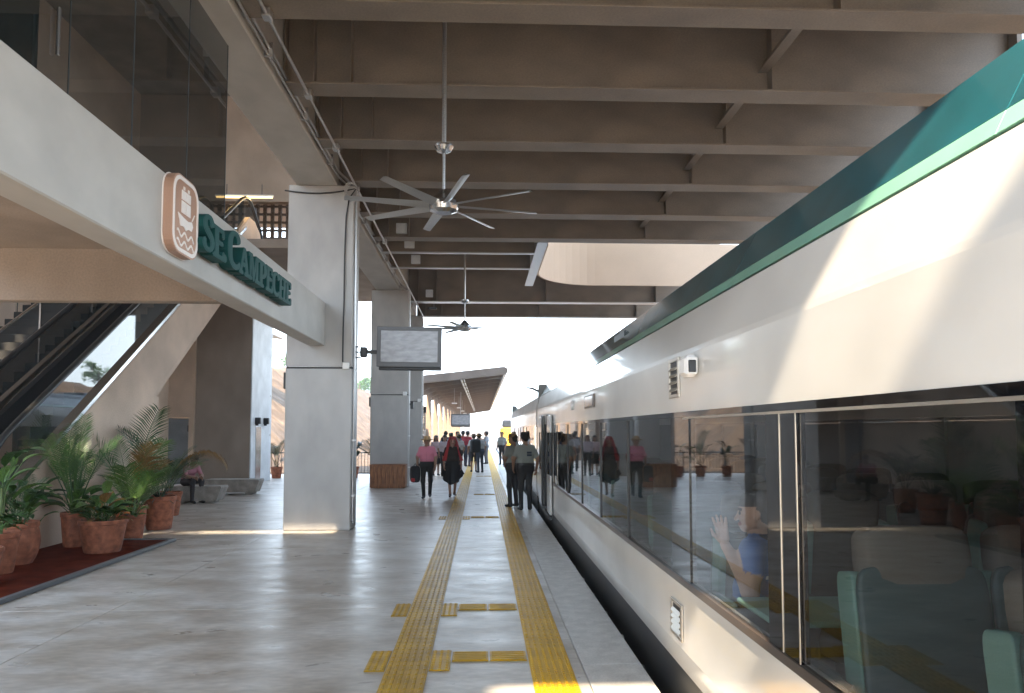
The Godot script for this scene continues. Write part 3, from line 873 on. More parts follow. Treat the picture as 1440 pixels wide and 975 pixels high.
func build_rear_building() -> void:
	solo("side_wall", one(-10.6, -10.3, 0, 11.9, 9.2, 25.8), M.beige_wall, "long beige wall along the far side of the stair", "wall")
	var dw := thing("door_wall", "beige end wall with a grey door behind the plants", "wall", Vector3.ZERO)
	put("wall_panel", one(-10.3, -9.46, 2.2, 6.8, 25.6, 25.8), M.beige_wall, dw)
	put("wall_panel", one(-9.62, -9.46, 0, 2.2, 25.6, 25.8), M.beige_wall, dw)
	put("door", one(-10.29, -9.63, 0.02, 2.19, 25.66, 25.72, 0.006), M.door_grey, dw)
	put("hinge", one(-9.66, -9.6, 1.75, 1.95, 25.62, 25.67), M.dark_steel, dw)
	var sh := thing("lift_shaft", "tall brown lift shaft with a white metal side beside the terrace", "lift shaft", Vector3.ZERO)
	put("front", one(-9.45, -7.66, 0, 6.9, 25.7, 25.85, 0.01), M.brown_wall, sh)
	put("side", one(-7.66, -7.62, 0, 6.9, 25.71, 28.1, 0.008), M.white_metal, sh)
	put("back", one(-9.45, -7.66, 0, 6.9, 28.0, 28.1), M.brown_wall, sh)
	put("metal_panel", one(-7.62, -7.6, 0.05, 1.9, 26.2, 26.8, 0.004), M.chrome, sh)
	for d in [26.1, 27.1]:
		put("bracket_lamp", one(-7.62, -7.45, 2.0, 2.22, d, d + 0.14, 0.01), M.black, sh)
		put("bracket_arm", one(-7.61, -7.52, 1.95, 2.0, d + 0.03, d + 0.09), M.black, sh)
	for y in [1.6, 3.0, 4.4]:
		put("bolt", one(-7.62, -7.6, y, y + 0.04, 27.9, 27.95), M.galvanised, sh)
	# upper floor, its ceiling beam, lattice wall and lamp
	setting("upper_floor", one(-10.3, -3.45, 6.9, 7.15, 21.5, 30.5), M.brown_wall)
	solo("upper_beam", one(-10.3, -3.45, 8.66, 11.9, 23.0, 23.3), M.brown_wall, "brown ceiling beam above the top of the escalator", "beam")
	solo("upper_soffit", one(-10.3, -3.45, 9.7, 9.85, 23.3, 30.0), M.beige_wall, "pale ceiling over the upper landing", "ceiling")
	var lw := thing("lattice_wall", "brown pierced block wall on the upper landing", "wall", P(0, 7.15, 26.5))
	for i in 24:
		put("lattice_post", one(0, 0.11, 0, 2.55, 0, 0.12), M.brick, lw, Vector3(-10.2 + i * 0.26, 0, 0))
	for j in 9:
		put("lattice_rail", one(-10.2, -3.9, 0.12 + j * 0.28, 0.19 + j * 0.28, 0.02, 0.1), M.brick, lw)
	solo("landing_wall", one(-7.9, -7.35, 7.15, 9.0, 24.8, 24.9), M.door_grey, "blue-grey wall panel behind the escalator head", "wall")
	var lamp := thing("strip_lamp", "glowing linear strip lamp hung over the upper landing", "lamp", P(-6.85, 8.46, 22.0))
	put("tube", one(-0.8, 0.8, 0, 0.05, -0.03, 0.03, 0.01), M.led, lamp)
	put("housing", one(-0.82, 0.82, 0.05, 0.09, -0.04, 0.04), M.white_metal, lamp)
	for x in [-0.5, 0.5]:
		put("hanger", one(x - 0.01, x + 0.01, 0.09, 0.4, -0.01, 0.01), M.dark_steel, lamp)
	var al := AreaLight3D.new()
	al.name = "strip_lamp_light"
	al.area_size = Vector2(1.6, 0.06)
	al.light_color = Color(1.0, 0.82, 0.5)
	al.light_energy = 0.25
	al.shadow_enabled = true
	add_child(al)
	al.position = P(-6.85, 8.44, 22.0)
	al.rotation_degrees = Vector3(-90, 0, 0)
	var rp := MB.new()
	rp.tube([P(-4.6, 8.2, 10), P(-4.6, 8.2, 22.9)], 0.05, 8)
	solo("fire_pipe", rp, M.red_pipe, "red sprinkler pipe running behind the concrete beam", "pipe")
	# railing along the terrace edge
	var r := thing("terrace_railing", "grey metal railing along the terrace edge before the hillside", "railing", P(0, 0, 30.2))
	put("top_rail", one(-10.3, -3.6, 0.9, 0.94, 0, 0.05, 0.01), M.dark_steel, r)
	put("bottom_rail", one(-10.3, -3.6, 0.12, 0.15, 0.01, 0.04), M.dark_steel, r)
	var bar := one(-0.009, 0.009, 0.15, 0.9, 0.016, 0.034).mesh()
	for i in 52:
		put("baluster", bar, M.dark_steel, r, Vector3(-10.2 + i * 0.128, 0, 0))
	for i in 5:
		put("rail_post", one(-0.025, 0.025, 0, 0.92, 0, 0.05), M.dark_steel, r, Vector3(-10.25 + i * 1.65, 0, 0))

# ---------- platform canopy beyond the deck
func build_canopy() -> void:
	var c := thing("platform_canopy", "long brown platform canopy sloping up towards the track", "canopy", P(0, 0, 36))
	var prof := PackedVector2Array([Vector2(-3.3, 3.95), Vector2(1.0, 4.42), Vector2(1.13, 4.46), Vector2(1.2, 4.55), Vector2(1.2, 4.66), Vector2(1.13, 4.75), Vector2(1.0, 4.78), Vector2(-3.3, 4.3)])
	var m := MB.new()
	m.prism(prof, P(0, 0, 0), Vector3.RIGHT, Vector3.UP, P(0, 0, 0.5))
	put("front_fascia", m, M.canopy_paint, c)
	m = MB.new()
	m.prism(PackedVector2Array([Vector2(-3.3, 4.18), Vector2(1.02, 4.66), Vector2(1.02, 4.74), Vector2(-3.3, 4.26)]), P(0, 0, 0.501), Vector3.RIGHT, Vector3.UP, P(0, 0, 73))
	put("roof_sheet", m, M.canopy_paint, c)
	m = MB.new()
	m.prism(PackedVector2Array([Vector2(1.03, 4.44), Vector2(1.18, 4.5), Vector2(1.2, 4.66), Vector2(1.1, 4.77), Vector2(1.03, 4.77)]), P(0, 0, 0.501), Vector3.RIGHT, Vector3.UP, P(0, 0, 73))
	put("edge_gutter", m, M.galvanised, c)
	var raf := MB.new()
	raf.prism(PackedVector2Array([Vector2(-3.25, 3.62), Vector2(-2.6, 3.9), Vector2(0.99, 4.45), Vector2(1.0, 4.63), Vector2(-3.25, 4.15)]), P(0, 0, -0.07), Vector3.RIGHT, Vector3.UP, P(0, 0, 0.14))
	var raf_m := raf.mesh()
	var post := MB.new()
	bx(post, -3.3, -3.0, 0, 4.1, -0.12, 0.12, 0.01)
	var post_m := post.mesh()
	for i in 21:
		put("rafter", raf_m, M.canopy_frame, c, P(0, 0, 2.5 + i * 3.4))
		if i % 2 == 0: put("post", post_m, M.canopy_frame, c, P(0, 0, 2.5 + i * 3.4))
	m = MB.new()
	m.tube([P(-1.0, 4.2, 0.6), P(-1.0, 4.2, 60)], 0.05, 6)
	m.tube([P(-0.88, 4.22, 0.6), P(-0.88, 4.22, 60)], 0.035, 6)
	put("cable_tray", m, M.galvanised, c)
	for i in 4:
		put("hanging_lamp", one(-1.75, -1.45, 3.3, 3.36, 8 + i * 9, 8.3 + i * 9, 0.01), M.plastic_white, c)
		put("lamp_hanger", one(-1.61, -1.59, 3.36, 4.25, 8.14 + i * 9, 8.16 + i * 9), M.galvanised, c)
	# stone panels behind the first posts
	for i in 3:
		var w := thing("stone_screen", "rough tan stone screen panel under the canopy, %s from the deck" % ORD[i], "wall", P(-3.6, 0, 33.0 + i * 6.0), 0, "stone screens behind the canopy posts")
		var rs := RandomNumberGenerator.new()
		rs.seed = 90 + i
		for r in 9:
			for q in 6:
				var a := q * 0.8 + (0.3 if r % 2 else 0.0)
				put("stone", one(0.0, 0.16 + rs.randf() * 0.06, r * 0.36 + 0.01, r * 0.36 + 0.35, a, a + 0.78, 0.03), M.bench_stone, w)

# ---------- train
const TX := 1.32
const TC := 2.82
func side_prism(poly: Array, d0: float, d1: float, mirrored := false) -> MB:
	var m := MB.new()
	var p := PackedVector2Array()
	for q in poly: p.append(Vector2((2 * TC - q[0]) if mirrored else q[0], q[1]))
	m.prism(p, P(0, 0, d0), Vector3.RIGHT, Vector3.UP, P(0, 0, d1 - d0))
	return m

func make_seat(parent: Node3D, x: float, d: float, turn: float, n := 1) -> void:
	var s := Node3D.new()
	s.name = "seat"
	parent.add_child(s, true)
	s.position = P(x, 0.15, d)
	s.rotation.y = turn
	# built facing -z (away from the camera); the shell is at the rear
	var back := MB.new()
	var tilt := Transform3D(Basis(Vector3.RIGHT, -0.16), Vector3(0, 0.42, 0.2))
	back.soft(Vector3(-0.235, 0, -0.07), Vector3(0.235, 0.66, 0.03), 0.3, tilt)
	put("backrest", back, M.seat_fabric, s)
	var shell := MB.new()
	shell.soft(Vector3(-0.26, -0.12, 0.015), Vector3(0.26, 0.7, 0.06), 0.2, tilt)
	put("shell", shell, M.seat_shell, s)
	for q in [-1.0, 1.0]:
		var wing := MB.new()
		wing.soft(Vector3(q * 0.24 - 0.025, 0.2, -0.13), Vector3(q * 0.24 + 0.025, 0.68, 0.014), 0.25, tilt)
		put("side_wing", wing, M.seat_wing_lit, s)
	var head := MB.new()
	head.soft(Vector3(-0.22, 0.6, -0.1), Vector3(0.22, 0.86, 0.065), 0.4, tilt)
	put("headrest", head, M.seat_fabric, s)
	var cu := MB.new()
	cu.soft(Vector3(-0.24, 0.3, -0.34), Vector3(0.24, 0.45, 0.2), 0.3)
	put("cushion", cu, M.seat_fabric, s)
	var leg := MB.new()
	leg.bevel(Vector3(-0.05, 0, -0.15), Vector3(0.05, 0.3, 0.1), 0.01)
	put("pedestal", leg, M.dark_steel, s)
	for q in [-1.0, 1.0]:
		var arm := MB.new()
		arm.bevel(Vector3(q * 0.26 - 0.025, 0.6, -0.28), Vector3(q * 0.26 + 0.025, 0.65, 0.12), 0.015)
		put("armrest", arm, M.seat_shell, s)

func louvre(parent: Node3D, d0: float, d1: float, y0: float, y1: float) -> void:
	var v := Node3D.new()
	v.name = "vent"
	parent.add_child(v, true)
	var f := MB.new()
	bx(f, TX - 0.014, TX - 0.002, y0, y0 + 0.025, d0, d1, 0.003)
	bx(f, TX - 0.014, TX - 0.002, y1 - 0.025, y1, d0, d1, 0.003)
	bx(f, TX - 0.014, TX - 0.002, y0 + 0.025, y1 - 0.025, d0, d0 + 0.04, 0.003)
	bx(f, TX - 0.014, TX - 0.002, y0 + 0.025, y1 - 0.025, d1 - 0.04, d1, 0.003)
	put("frame", f, M.strip_metal, v)
	put("recess", one(TX - 0.005, TX - 0.002, y0 + 0.02, y1 - 0.02, d0 + 0.03, d1 - 0.03), M.black, v)
	var n := 4
	for k in n:
		var y := lerpf(y0 + 0.03, y1 - 0.05, (k + 0.5) / n)
		var s := MB.new()
		s.box(Vector3(-0.014, -0.002, -(d1 - d0) / 2 + 0.04), Vector3(0.014, 0.002, (d1 - d0) / 2 - 0.04), Transform3D(Basis(Vector3.BACK, 0.9), P(TX - 0.014, y, (d0 + d1) / 2)))
		put("slat", s, M.strip_metal, v)

func make_car(label: String, d0: float, d1: float, panes: Array, door: Array, interior: Array) -> Node3D:
	var c := thing("train_car", label, "train", Vector3.ZERO, 0, "train cars at the platform")
	var low := [[TX, 0.785], [TX, 0.36], [TX + 0.03, 0.2], [TX + 0.07, 0.2], [TX + 0.04, 0.36], [TX + 0.04, 0.785]]
	var mid := [[TX, 0.786], [TX + 0.04, 0.786], [TX + 0.04, 1.919], [TX, 1.919]]
	var upp := [[TX, 1.92], [TX + 0.05, 1.92], [TX + 0.05, 2.3], [1.44, 2.585], [1.382, 2.585], [TX + 0.004, 2.32], [TX, 2.29]]
	var mint := [[1.386, 2.6], [1.44, 2.6], [1.47, 2.668], [1.419, 2.668]]
	var teal := [[1.421, 2.671], [1.47, 2.671], [1.6, 2.92], [1.555, 2.925]]
	var spans := [[d0, d1]]
	if door: spans = [[d0, door[0]], [door[1], d1]]
	for s in spans:
		put("lower_panel", side_prism(low, s[0], s[1]), M.train_white, c)
		put("window_sill", side_prism([[TX - 0.012, 0.787], [TX + 0.03, 0.787], [TX + 0.03, 0.825], [TX - 0.004, 0.825]], s[0], s[1]), M.trim_brown, c)
	put("skirt", side_prism([[TX + 0.032, 0.198], [TX + 0.06, 0.198], [TX + 0.1, -0.45], [TX + 0.06, -0.45]], d0 + 0.05, d1 - 0.05), M.train_skirt, c)
	put("lower_panel", side_prism(low, d0, d1, true), M.train_white, c)
	put("upper_panel", side_prism(upp, d0, d1, true), M.train_white, c)
	put("stripe_panel", side_prism(teal, d0, d1, true), M.train_teal, c)
	put("stripe_panel", side_prism(mint, d0, d1, true), M.train_mint, c)
	# body panels with open seams
	var seams := [d0]
	var q := 1.98
	while q < d0 + 0.8: q += 2.26
	while q < d1 - 0.8:
		seams.append(q)
		q += 2.26
	seams.append(d1)
	put("seam_backing", side_prism([[1.398, 2.587], [1.44, 2.587], [1.6, 2.918], [1.575, 2.918]], d0, d1), M.black, c)
	for k in seams.size() - 1:
		put("stripe_panel", side_prism(mint, seams[k] + 0.003, seams[k + 1] - 0.003), M.train_mint, c)
		put("stripe_panel", side_prism(teal, seams[k] + 0.003, seams[k + 1] - 0.003), M.train_teal, c)
	var ub := [d0, (d0 + d1) * 0.5 - 1.0, d1] if d0 > 10 else [d0, 7.4, d1]
	for k in ub.size() - 1:
		put("upper_panel", side_prism(upp, ub[k] + 0.002, ub[k + 1] - 0.002), M.train_white, c)
	var roof := MB.new()
	var rp := PackedVector2Array()
	var arc := [[1.57, 2.925], [1.72, 3.03], [2.05, 3.12], [2.45, 3.16], [2.82, 3.17]]
	for a in arc: rp.append(Vector2(a[0], a[1]))
	for k in range(3, -1, -1): rp.append(Vector2(2 * TC - arc[k][0], arc[k][1]))
	roof.prism(rp, P(0, 0, d0), Vector3.RIGHT, Vector3.UP, P(0, 0, d1 - d0))
	put("roof", roof, M.train_roof, c)
	for k in int((d1 - d0) / 5.0):
		var e := d0 + 2.0 + k * 5.0
		put("roof_unit", one(2.3, 3.34, 3.1, 3.27, e, e + 2.6, 0.05), M.train_roof, c)
	# glazing band
	var at := d0
	var top_band := side_prism([[TX - 0.002, 1.885], [TX + 0.03, 1.885], [TX + 0.03, 1.9195], [TX - 0.002, 1.9195]], d0, door[0] - 0.75 if door else d1)
	put("window_header", top_band, M.pillar_glass, c)
	for p in panes:
		if p[0] - at > 0.05: put("pillar", one(TX + 0.004, TX + 0.045, 0.826, 1.884, at + 0.002, p[0] - 0.002), M.pillar_glass, c)
		elif p[0] - at > 0.005: put("mullion", one(TX + 0.001, TX + 0.03, 0.826, 1.884, at + 0.002, p[0] - 0.002), M.black, c)
		var g := MB.new()
		g.quad(P(TX + 0.012, 0.826, p[1]), P(TX + 0.012, 0.826, p[0]), P(TX + 0.012, 1.884, p[0]), P(TX + 0.012, 1.884, p[1]))
		put("window_pane", g, M.train_glass, c)
		g = MB.new()
		var fx := 2 * TC - TX - 0.012
		g.quad(P(fx, 0.826, p[0]), P(fx, 0.826, p[1]), P(fx, 1.884, p[1]), P(fx, 1.884, p[0]))
		put("added_blind", g, M.cabin_dark, c)  # added over the far window so the cabin stays dark
		if p[0] - at > 0.005: put("far_pillar", one(2 * TC - TX - 0.045, 2 * TC - TX - 0.004, 0.787, 1.92, at, p[0]), M.cabin_dark, c)
		at = p[1]
	put("far_header", one(2 * TC - TX - 0.04, 2 * TC - TX - 0.004, 1.886, 1.919, d0, d1), M.cabin_dark, c)
	put("far_header", one(2 * TC - TX - 0.04, 2 * TC - TX - 0.004, 0.787, 0.824, d0, d1), M.cabin_dark, c)
	var wend: float = (door[0] - 0.7) if door else d1
	if at < wend - 0.02: put("pillar", one(TX + 0.004, TX + 0.045, 0.826, 1.884, at + 0.002, wend), M.pillar_glass, c)
	put("far_pillar", one(2 * TC - TX - 0.045, 2 * TC - TX - 0.004, 0.825, 1.885, at, d1), M.cabin_dark, c)
	if door:
		put("side_panel", side_prism(mid, wend + 0.004, door[0]), M.train_white, c)
		put("side_panel", side_prism(mid, door[1], d1), M.train_white, c)
		for k in 2:
			var a: float = door[0] - 0.68 if k == 0 else door[1] + 0.02
			var b := a + 0.66
			var dl := Node3D.new()
			dl.name = "door_leaf"
			c.add_child(dl, true)
			put("leaf_panel", one(TX - 0.06, TX - 0.02, 0.22, 0.95, a, b, 0.01), M.train_white, dl)
			put("leaf_panel", one(TX - 0.06, TX - 0.02, 1.75, 2.08, a, b, 0.01), M.train_white, dl)
			put("leaf_edge", one(TX - 0.062, TX - 0.018, 0.95, 1.75, a, a + 0.09, 0.01), M.black, dl)
			put("leaf_edge", one(TX - 0.062, TX - 0.018, 0.95, 1.75, b - 0.09, b, 0.01), M.black, dl)
			put("leaf_glass", one(TX - 0.052, TX - 0.04, 0.95, 1.75, a + 0.09, b - 0.09), M.pillar_glass, dl)
			put("leaf_seal", one(TX - 0.065, TX - 0.015, 0.2, 2.1, b if k == 0 else a - 0.03, b + 0.03 if k == 0 else a), M.rubber, dl)
		put("door_frame", one(TX - 0.004, TX + 0.3, 0.2, 2.1, door[0] - 0.0, door[0] + 0.05), M.black, c)
		put("door_frame", one(TX - 0.004, TX + 0.3, 0.2, 2.1, door[1] - 0.05, door[1]), M.black, c)
		put("door_step", one(TX - 0.03, TX + 0.4, 0.06, 0.14, door[0] - 0.1, door[1] + 0.1, 0.01), M.dark_steel, c)
	# cabin
	put("cabin_floor", one(TX + 0.05, 2 * TC - TX - 0.05, 0.08, 0.15, d0 + 0.02, d1 - 0.02), M.cabin_dark, c)
	put("cabin_ceiling", one(TX + 0.06, 2 * TC - TX - 0.06, 2.2, 2.24, d0 + 0.02, d1 - 0.02), M.cabin, c)
	put("luggage_rack", one(TX + 0.07, TX + 0.45, 1.93, 1.96, d0 + 0.5, wend - 0.1, 0.01), M.cabin_dark, c)
	put("end_wall", one(TX + 0.05, 2 * TC - TX - 0.05, 0.15, 2.9, d0, d0 + 0.03), M.cabin, c)
	put("end_wall", one(TX + 0.05, 2 * TC - TX - 0.05, 0.15, 2.9, d1 - 0.03, d1), M.cabin, c)
	put("cabin_lining", one(TX + 0.07, TX + 0.09, 0.15, 0.8, d0 + 0.04, wend), M.cabin, c)
	put("underframe", one(1.55, 4.1, -0.5, 0.07, d0 + 0.3, d1 - 0.3), M.train_skirt, c)
	for e in [d0 + 3.0, d1 - 3.0]:
		put("bogie", one(1.6, 4.04, -0.75, -0.52, e - 1.3, e + 1.3, 0.05), M.train_skirt, c)
		for w in [-0.95, 0.95]:
			for x in [2.1, 3.54]:
				var wm := MB.new()
				wm.tube([Vector3(x - 0.06, -0.49, -(e + w)), Vector3(x + 0.06, -0.49, -(e + w))], 0.43, 18)
				put("wheel", wm, M.dark_steel, c)
	for s in interior:
		make_seat(c, s[0], s[1], s[2])
	return c

func build_train() -> void:
	var panes := [[-2.0, -0.2], [0.0, 1.5], [1.86, 3.2], [3.55, 4.89], [5.36, 6.96], [6.99, 8.58], [8.61, 10.2], [10.23, 11.9], [11.93, 13.6]]
	var seats := []
	for d in [1.25, 2.2, 3.12]:
		for x in [1.72, 2.26, 3.36, 3.9]: seats.append([x, d, 0.0])
	for x in [1.72, 2.26, 3.36, 3.9]: seats.append([x, 4.72, PI])
	for k in 8:
		for x in [1.72, 2.26, 3.36, 3.9]: seats.append([x, 5.8 + k * 0.96, 0.0])
	var c := make_car("white train car with mint and teal stripes nearest the camera", -6.0, 18.4, panes, [15.0, 16.3], seats)
	for d in [3.2, 3.38]:
		put("window_strip", one(TX + 0.0005, TX + 0.0039, 0.828, 1.883, d - 0.006, d + 0.006, 0.001), M.strip_metal, c)
	put("header_strip", one(TX - 0.005, TX - 0.0025, 1.872, 1.884, -2, 5.0), M.strip_metal, c)
	louvre(c, 5.06, 5.34, 2.02, 2.29)
	louvre(c, 5.06, 5.36, 0.41, 0.65)
	# side camera housing
	var h := Node3D.new()
	h.name = "camera_housing"
	c.add_child(h, true)
	var m := MB.new()
	m.bevel(Vector3(-0.085, -0.065, -0.1), Vector3(0.0, 0.07, 0.07), 0.025, Transform3D(Basis(Vector3.UP, 0.0), P(TX - 0.001, 2.19, 4.68)))
	put("shell", m, M.plastic_white, h)
	put("bezel", one(TX - 0.083, TX - 0.015, 2.138, 2.245, 4.59, 4.612, 0.006), M.plastic_white, h)
	put("lens", one(TX - 0.073, TX - 0.026, 2.15, 2.225, 4.583, 4.592, 0.004), M.lens, h)
	# destination display and round lamp
	put("display_frame", one(TX - 0.016, TX - 0.002, 2.07, 2.23, 8.95, 9.8, 0.004), M.trim_brown, c)
	put("display_screen", one(TX - 0.02, TX - 0.016, 2.09, 2.21, 9.02, 9.73), M.lens, c)
	m = MB.new()
	m.tube([P(TX - 0.03, 2.16, 11.1), P(TX, 2.16, 11.1)], 0.07, 16)
	put("side_lamp", m, M.plastic_white, c)
	put("roof_vent", one(1.475, 1.5, 2.74, 2.84, 7.9, 8.5), M.black, c)
	put("table", one(1.42, 2.0, 0.84, 0.87, 3.72, 4.3, 0.01), M.seat_mint, c)
	for k in 12:
		put("bracket", one(TX + 0.0, TX + 0.06, -0.28 - 0.05 * (k % 3), -0.18, 4.6 + k * 0.95, 4.7 + k * 0.95, 0.01), M.galvanised if k % 3 == 0 else M.dark_steel, c)
	# gangway and second car
	var gw := thing("gangway", "dark rubber gangway between the two train cars", "gangway", Vector3.ZERO)
	for k in 4:
		put("fold", one(1.5, 4.14, -0.2, 2.72, 18.44 + k * 0.07, 18.49 + k * 0.07, 0.01), M.rubber, gw)
	var p2 := []
	for k in 7: p2.append([21.4 + k * 1.75, 23.1 + k * 1.75])
	make_car("farther white train car beyond the gangway", 18.75, 35.2, p2, [], [])
	var wb := thing("wiper_mirror", "small dark rear-view camera arm on the roof edge of the farther car", "mirror", P(1.4, 2.75, 19.0))
	var wm := MB.new()
	wm.tube([Vector3(0.02, 0, 0), Vector3(-0.16, 0.08, 0.02), Vector3(-0.3, 0.1, 0.02)], [0.03, 0.03, 0.02], 6)
	put("arm", wm, M.dark_steel, wb)

# ---------- things on the platform
func build_platform_things() -> void:
	var fans := [[9.35, "large silver ceiling fan nearest the camera"], [20.7, "far silver ceiling fan before the sky opening"]]
	for i in 2:
		var f := thing("ceiling_fan", fans[i][1], "fan", P(-0.48, 4.56, fans[i][0]), [0.25, 0.5][i], "ceiling fans")
		var m := MB.new()
		m.lathe([Vector2(0.0, -0.09), Vector2(0.1, -0.09), Vector2(0.17, -0.06), Vector2(0.19, 0.0), Vector2(0.18, 0.05), Vector2(0.1, 0.13), Vector2(0.05, 0.2), Vector2(0.035, 0.2)], 24)
		put("motor", m, M.chrome, f)
		m = MB.new()
		m.tube([Vector3(0, 0.15, 0), Vector3(0, 3.1 if i == 0 else 3.1, 0)], 0.017, 10)
		put("downrod", m, M.galvanised, f)
		m = MB.new()
		m.lathe([Vector2(0.025, 0.66), Vector2(0.09, 0.69), Vector2(0.12, 0.74), Vector2(0.12, 0.76), Vector2(0.03, 0.76)], 16)
		put("rod_cup", m, M.chrome, f)
		m = MB.new()
		m.tube([Vector3(0, 0.74, 0), Vector3(0, 3.1, 0)], 0.027, 10)
		put("rod_sleeve", m, M.galvanised, f)
		for k in 8:
			var bm := MB.new()
			var tip := 1.2
			var secs := 6
			for s in secs:
				var r0 := lerpf(0.14, tip, float(s) / secs)
				var r1 := lerpf(0.14, tip, float(s + 1) / secs)
				for face in 2:
					var pr := []
					for r in [r0, r1]:
						var w := lerpf(0.064, 0.05, r / tip)
						var tw := lerpf(0.5, 0.25, r / tip)
						pr.append([Vector3(r, -w * sin(tw), w * cos(tw)), Vector3(r, 0.014 + w * 0.08, 0), Vector3(r, w * sin(tw), -w * cos(tw)), Vector3(r, -0.004, 0)])
					var a: Array = pr[0]
					var b: Array = pr[1]
					if face == 0:
						bm.quad(a[0], b[0], b[1], a[1]); bm.quad(a[1], b[1], b[2], a[2])
					else:
						bm.quad(a[2], b[2], b[3], a[3]); bm.quad(a[3], b[3], b[0], a[0])
			var o := put("blade", bm, M.fan_blade, f)
			o.rotation.y = TAU * k / 8.0
	# screens
	var tvs := [[P(-1.36, 3.34, 14.3), 0.0, 1.0, "large grey framed screen hung beside the near column"], [P(-1.35, 2.42, 48.0), 0.0, 0.95, "small screen under the far canopy"]]
	for i in 2:
		var t := thing("display_screen", tvs[i][3], "screen", tvs[i][0], tvs[i][1], "platform screens")
		t.rotation.z = -0.01
		put("casing", one(-0.6, 0.6, -0.37, 0.38, 0.0, 0.12, 0.01), M.tv_bezel, t)
		for q in [[-0.6, 0.6, 0.31, 0.38], [-0.6, 0.6, -0.37, -0.28], [-0.6, -0.53, -0.28, 0.31], [0.53, 0.6, -0.28, 0.31]]:
			put("bezel", one(q[0], q[1], q[2], q[3], -0.018, -0.001, 0.004), M.tv_bezel, t)
		put("panel", one(-0.528, 0.528, -0.278, 0.308, -0.006, -0.001), M.tv_film, t)
		put("lower_shelf", one(-0.56, 0.6, -0.43, -0.372, 0.0, 0.12, 0.01), M.black, t)
		if i == 0:
			put("bracket_arm", one(-0.78, -0.601, -0.13, -0.06, 0.03, 0.09, 0.01), M.dark_steel, t)
			put("bracket_head", one(-0.92, -0.78, -0.2, 0.0, 0.02, 0.12, 0.03), M.dark_steel, t)
			for y in [-0.2, -0.1, 0.0]:
				put("bracket_bar", one(-1.01, -0.9, y - 0.012, y + 0.012, 0.05, 0.08), M.dark_steel, t)
		else:
			put("hanger", one(-0.02, 0.02, 0.38, 1.75, 0.04, 0.08), M.galvanised, t)
	# red mat with a dark edge
	var mt := thing("floor_mat", "dark red floor mat with a grey edge under the pots", "mat", Vector3.ZERO)
	put("pile", one(-6.58, -5.03, 0.001, 0.035, 4.0, 12.7), M.mat_red, mt)
	put("edge_strip", one(-5.03, -4.95, 0.001, 0.05, 4.0, 12.78, 0.008), M.mat_edge, mt)
	put("edge_strip", one(-6.58, -5.031, 0.001, 0.05, 12.701, 12.78, 0.008), M.mat_edge, mt)
	# benches
	var bench_at := [[-7.05, 19.5, 1.3, "stone bench nearest the plants, with a person sitting on it"], [-6.98, 22.1, 1.5, "stone bench nearer the brown shaft"], [-7.55, 17.6, 0.7, "short stone bench end half hidden by the plants"]]
	for b in bench_at:
		var t := thing("stone_bench", b[3], "bench", P(b[0], 0, b[1]), 0, "stone benches")
		var m := MB.new()
		var w: float = b[2] / 2
		m.prism(PackedVector2Array([Vector2(-w + 0.12, 0.06), Vector2(w - 0.12, 0.06), Vector2(w, 0.38), Vector2(w - 0.02, 0.42), Vector2(-w + 0.02, 0.42), Vector2(-w, 0.38)]), Vector3(0, 0, -0.27), Vector3.RIGHT, Vector3.UP, Vector3(0, 0, 0.54))
		put("seat_block", m, M.bench_stone, t)
		for s in [-1.0, 1.0]:
			var fm := MB.new()
			fm.bevel(Vector3(s * (w - 0.3) - 0.1, 0, -0.22), Vector3(s * (w - 0.3) + 0.1, 0.07, 0.22), 0.01)
			put("foot", fm, M.bench_stone, t)
	# wooden planter box at the second column
	var pb := thing("wooden_planter", "wooden slatted box standing at the second column", "planter", P(-2.92, 0, 24.0))
	for k in 9:
		put("plank", one(-0.55 + k * 0.122, -0.55 + k * 0.122 + 0.118, 0.02, 0.7, 0, 0.03, 0.004), M.planter_wood, pb)
	for k in 4:
		put("plank", one(0.52, 0.55, 0.02, 0.7, 0.032 + k * 0.13, 0.032 + k * 0.13 + 0.126, 0.004), M.planter_wood, pb)
		put("plank", one(-0.55, -0.52, 0.02, 0.7, 0.032 + k * 0.13, 0.032 + k * 0.13 + 0.126, 0.004), M.planter_wood, pb)
	put("rim", one(-0.56, 0.56, 0.7, 0.73, -0.01, 0.56, 0.005), M.planter_wood, pb)
	put("core", one(-0.515, 0.515, 0.0, 0.69, 0.035, 0.55), M.planter_wood, pb)
	# small light fixtures on the column heads
	for i in 2:
		var l := thing("wall_lamp", ["small black lamp on the second column", "small black lamp on the far column"][i], "lamp", P(-2.36, 2.6, [24.7, 30.3][i]), 0, "column lamps")
		put("arm", one(0.0, 0.06, 0.0, 0.05, 0.02, 0.1), M.black, l)
		put("head", one(0.06, 0.16, -0.12, 0.12, 0.0, 0.12, 0.015), M.black, l)
	var fl := thing("flood_lamp", "small grey flood lamp hung below the deck end", "lamp", P(-1.75, 6.15, 27.6))
	put("stem", one(-0.01, 0.01, 0.08, 0.25, 0, 0.02), M.galvanised, fl)
	put("head", one(-0.22, 0.1, 0.0, 0.08, -0.06, 0.06, 0.01), M.dark_steel, fl)

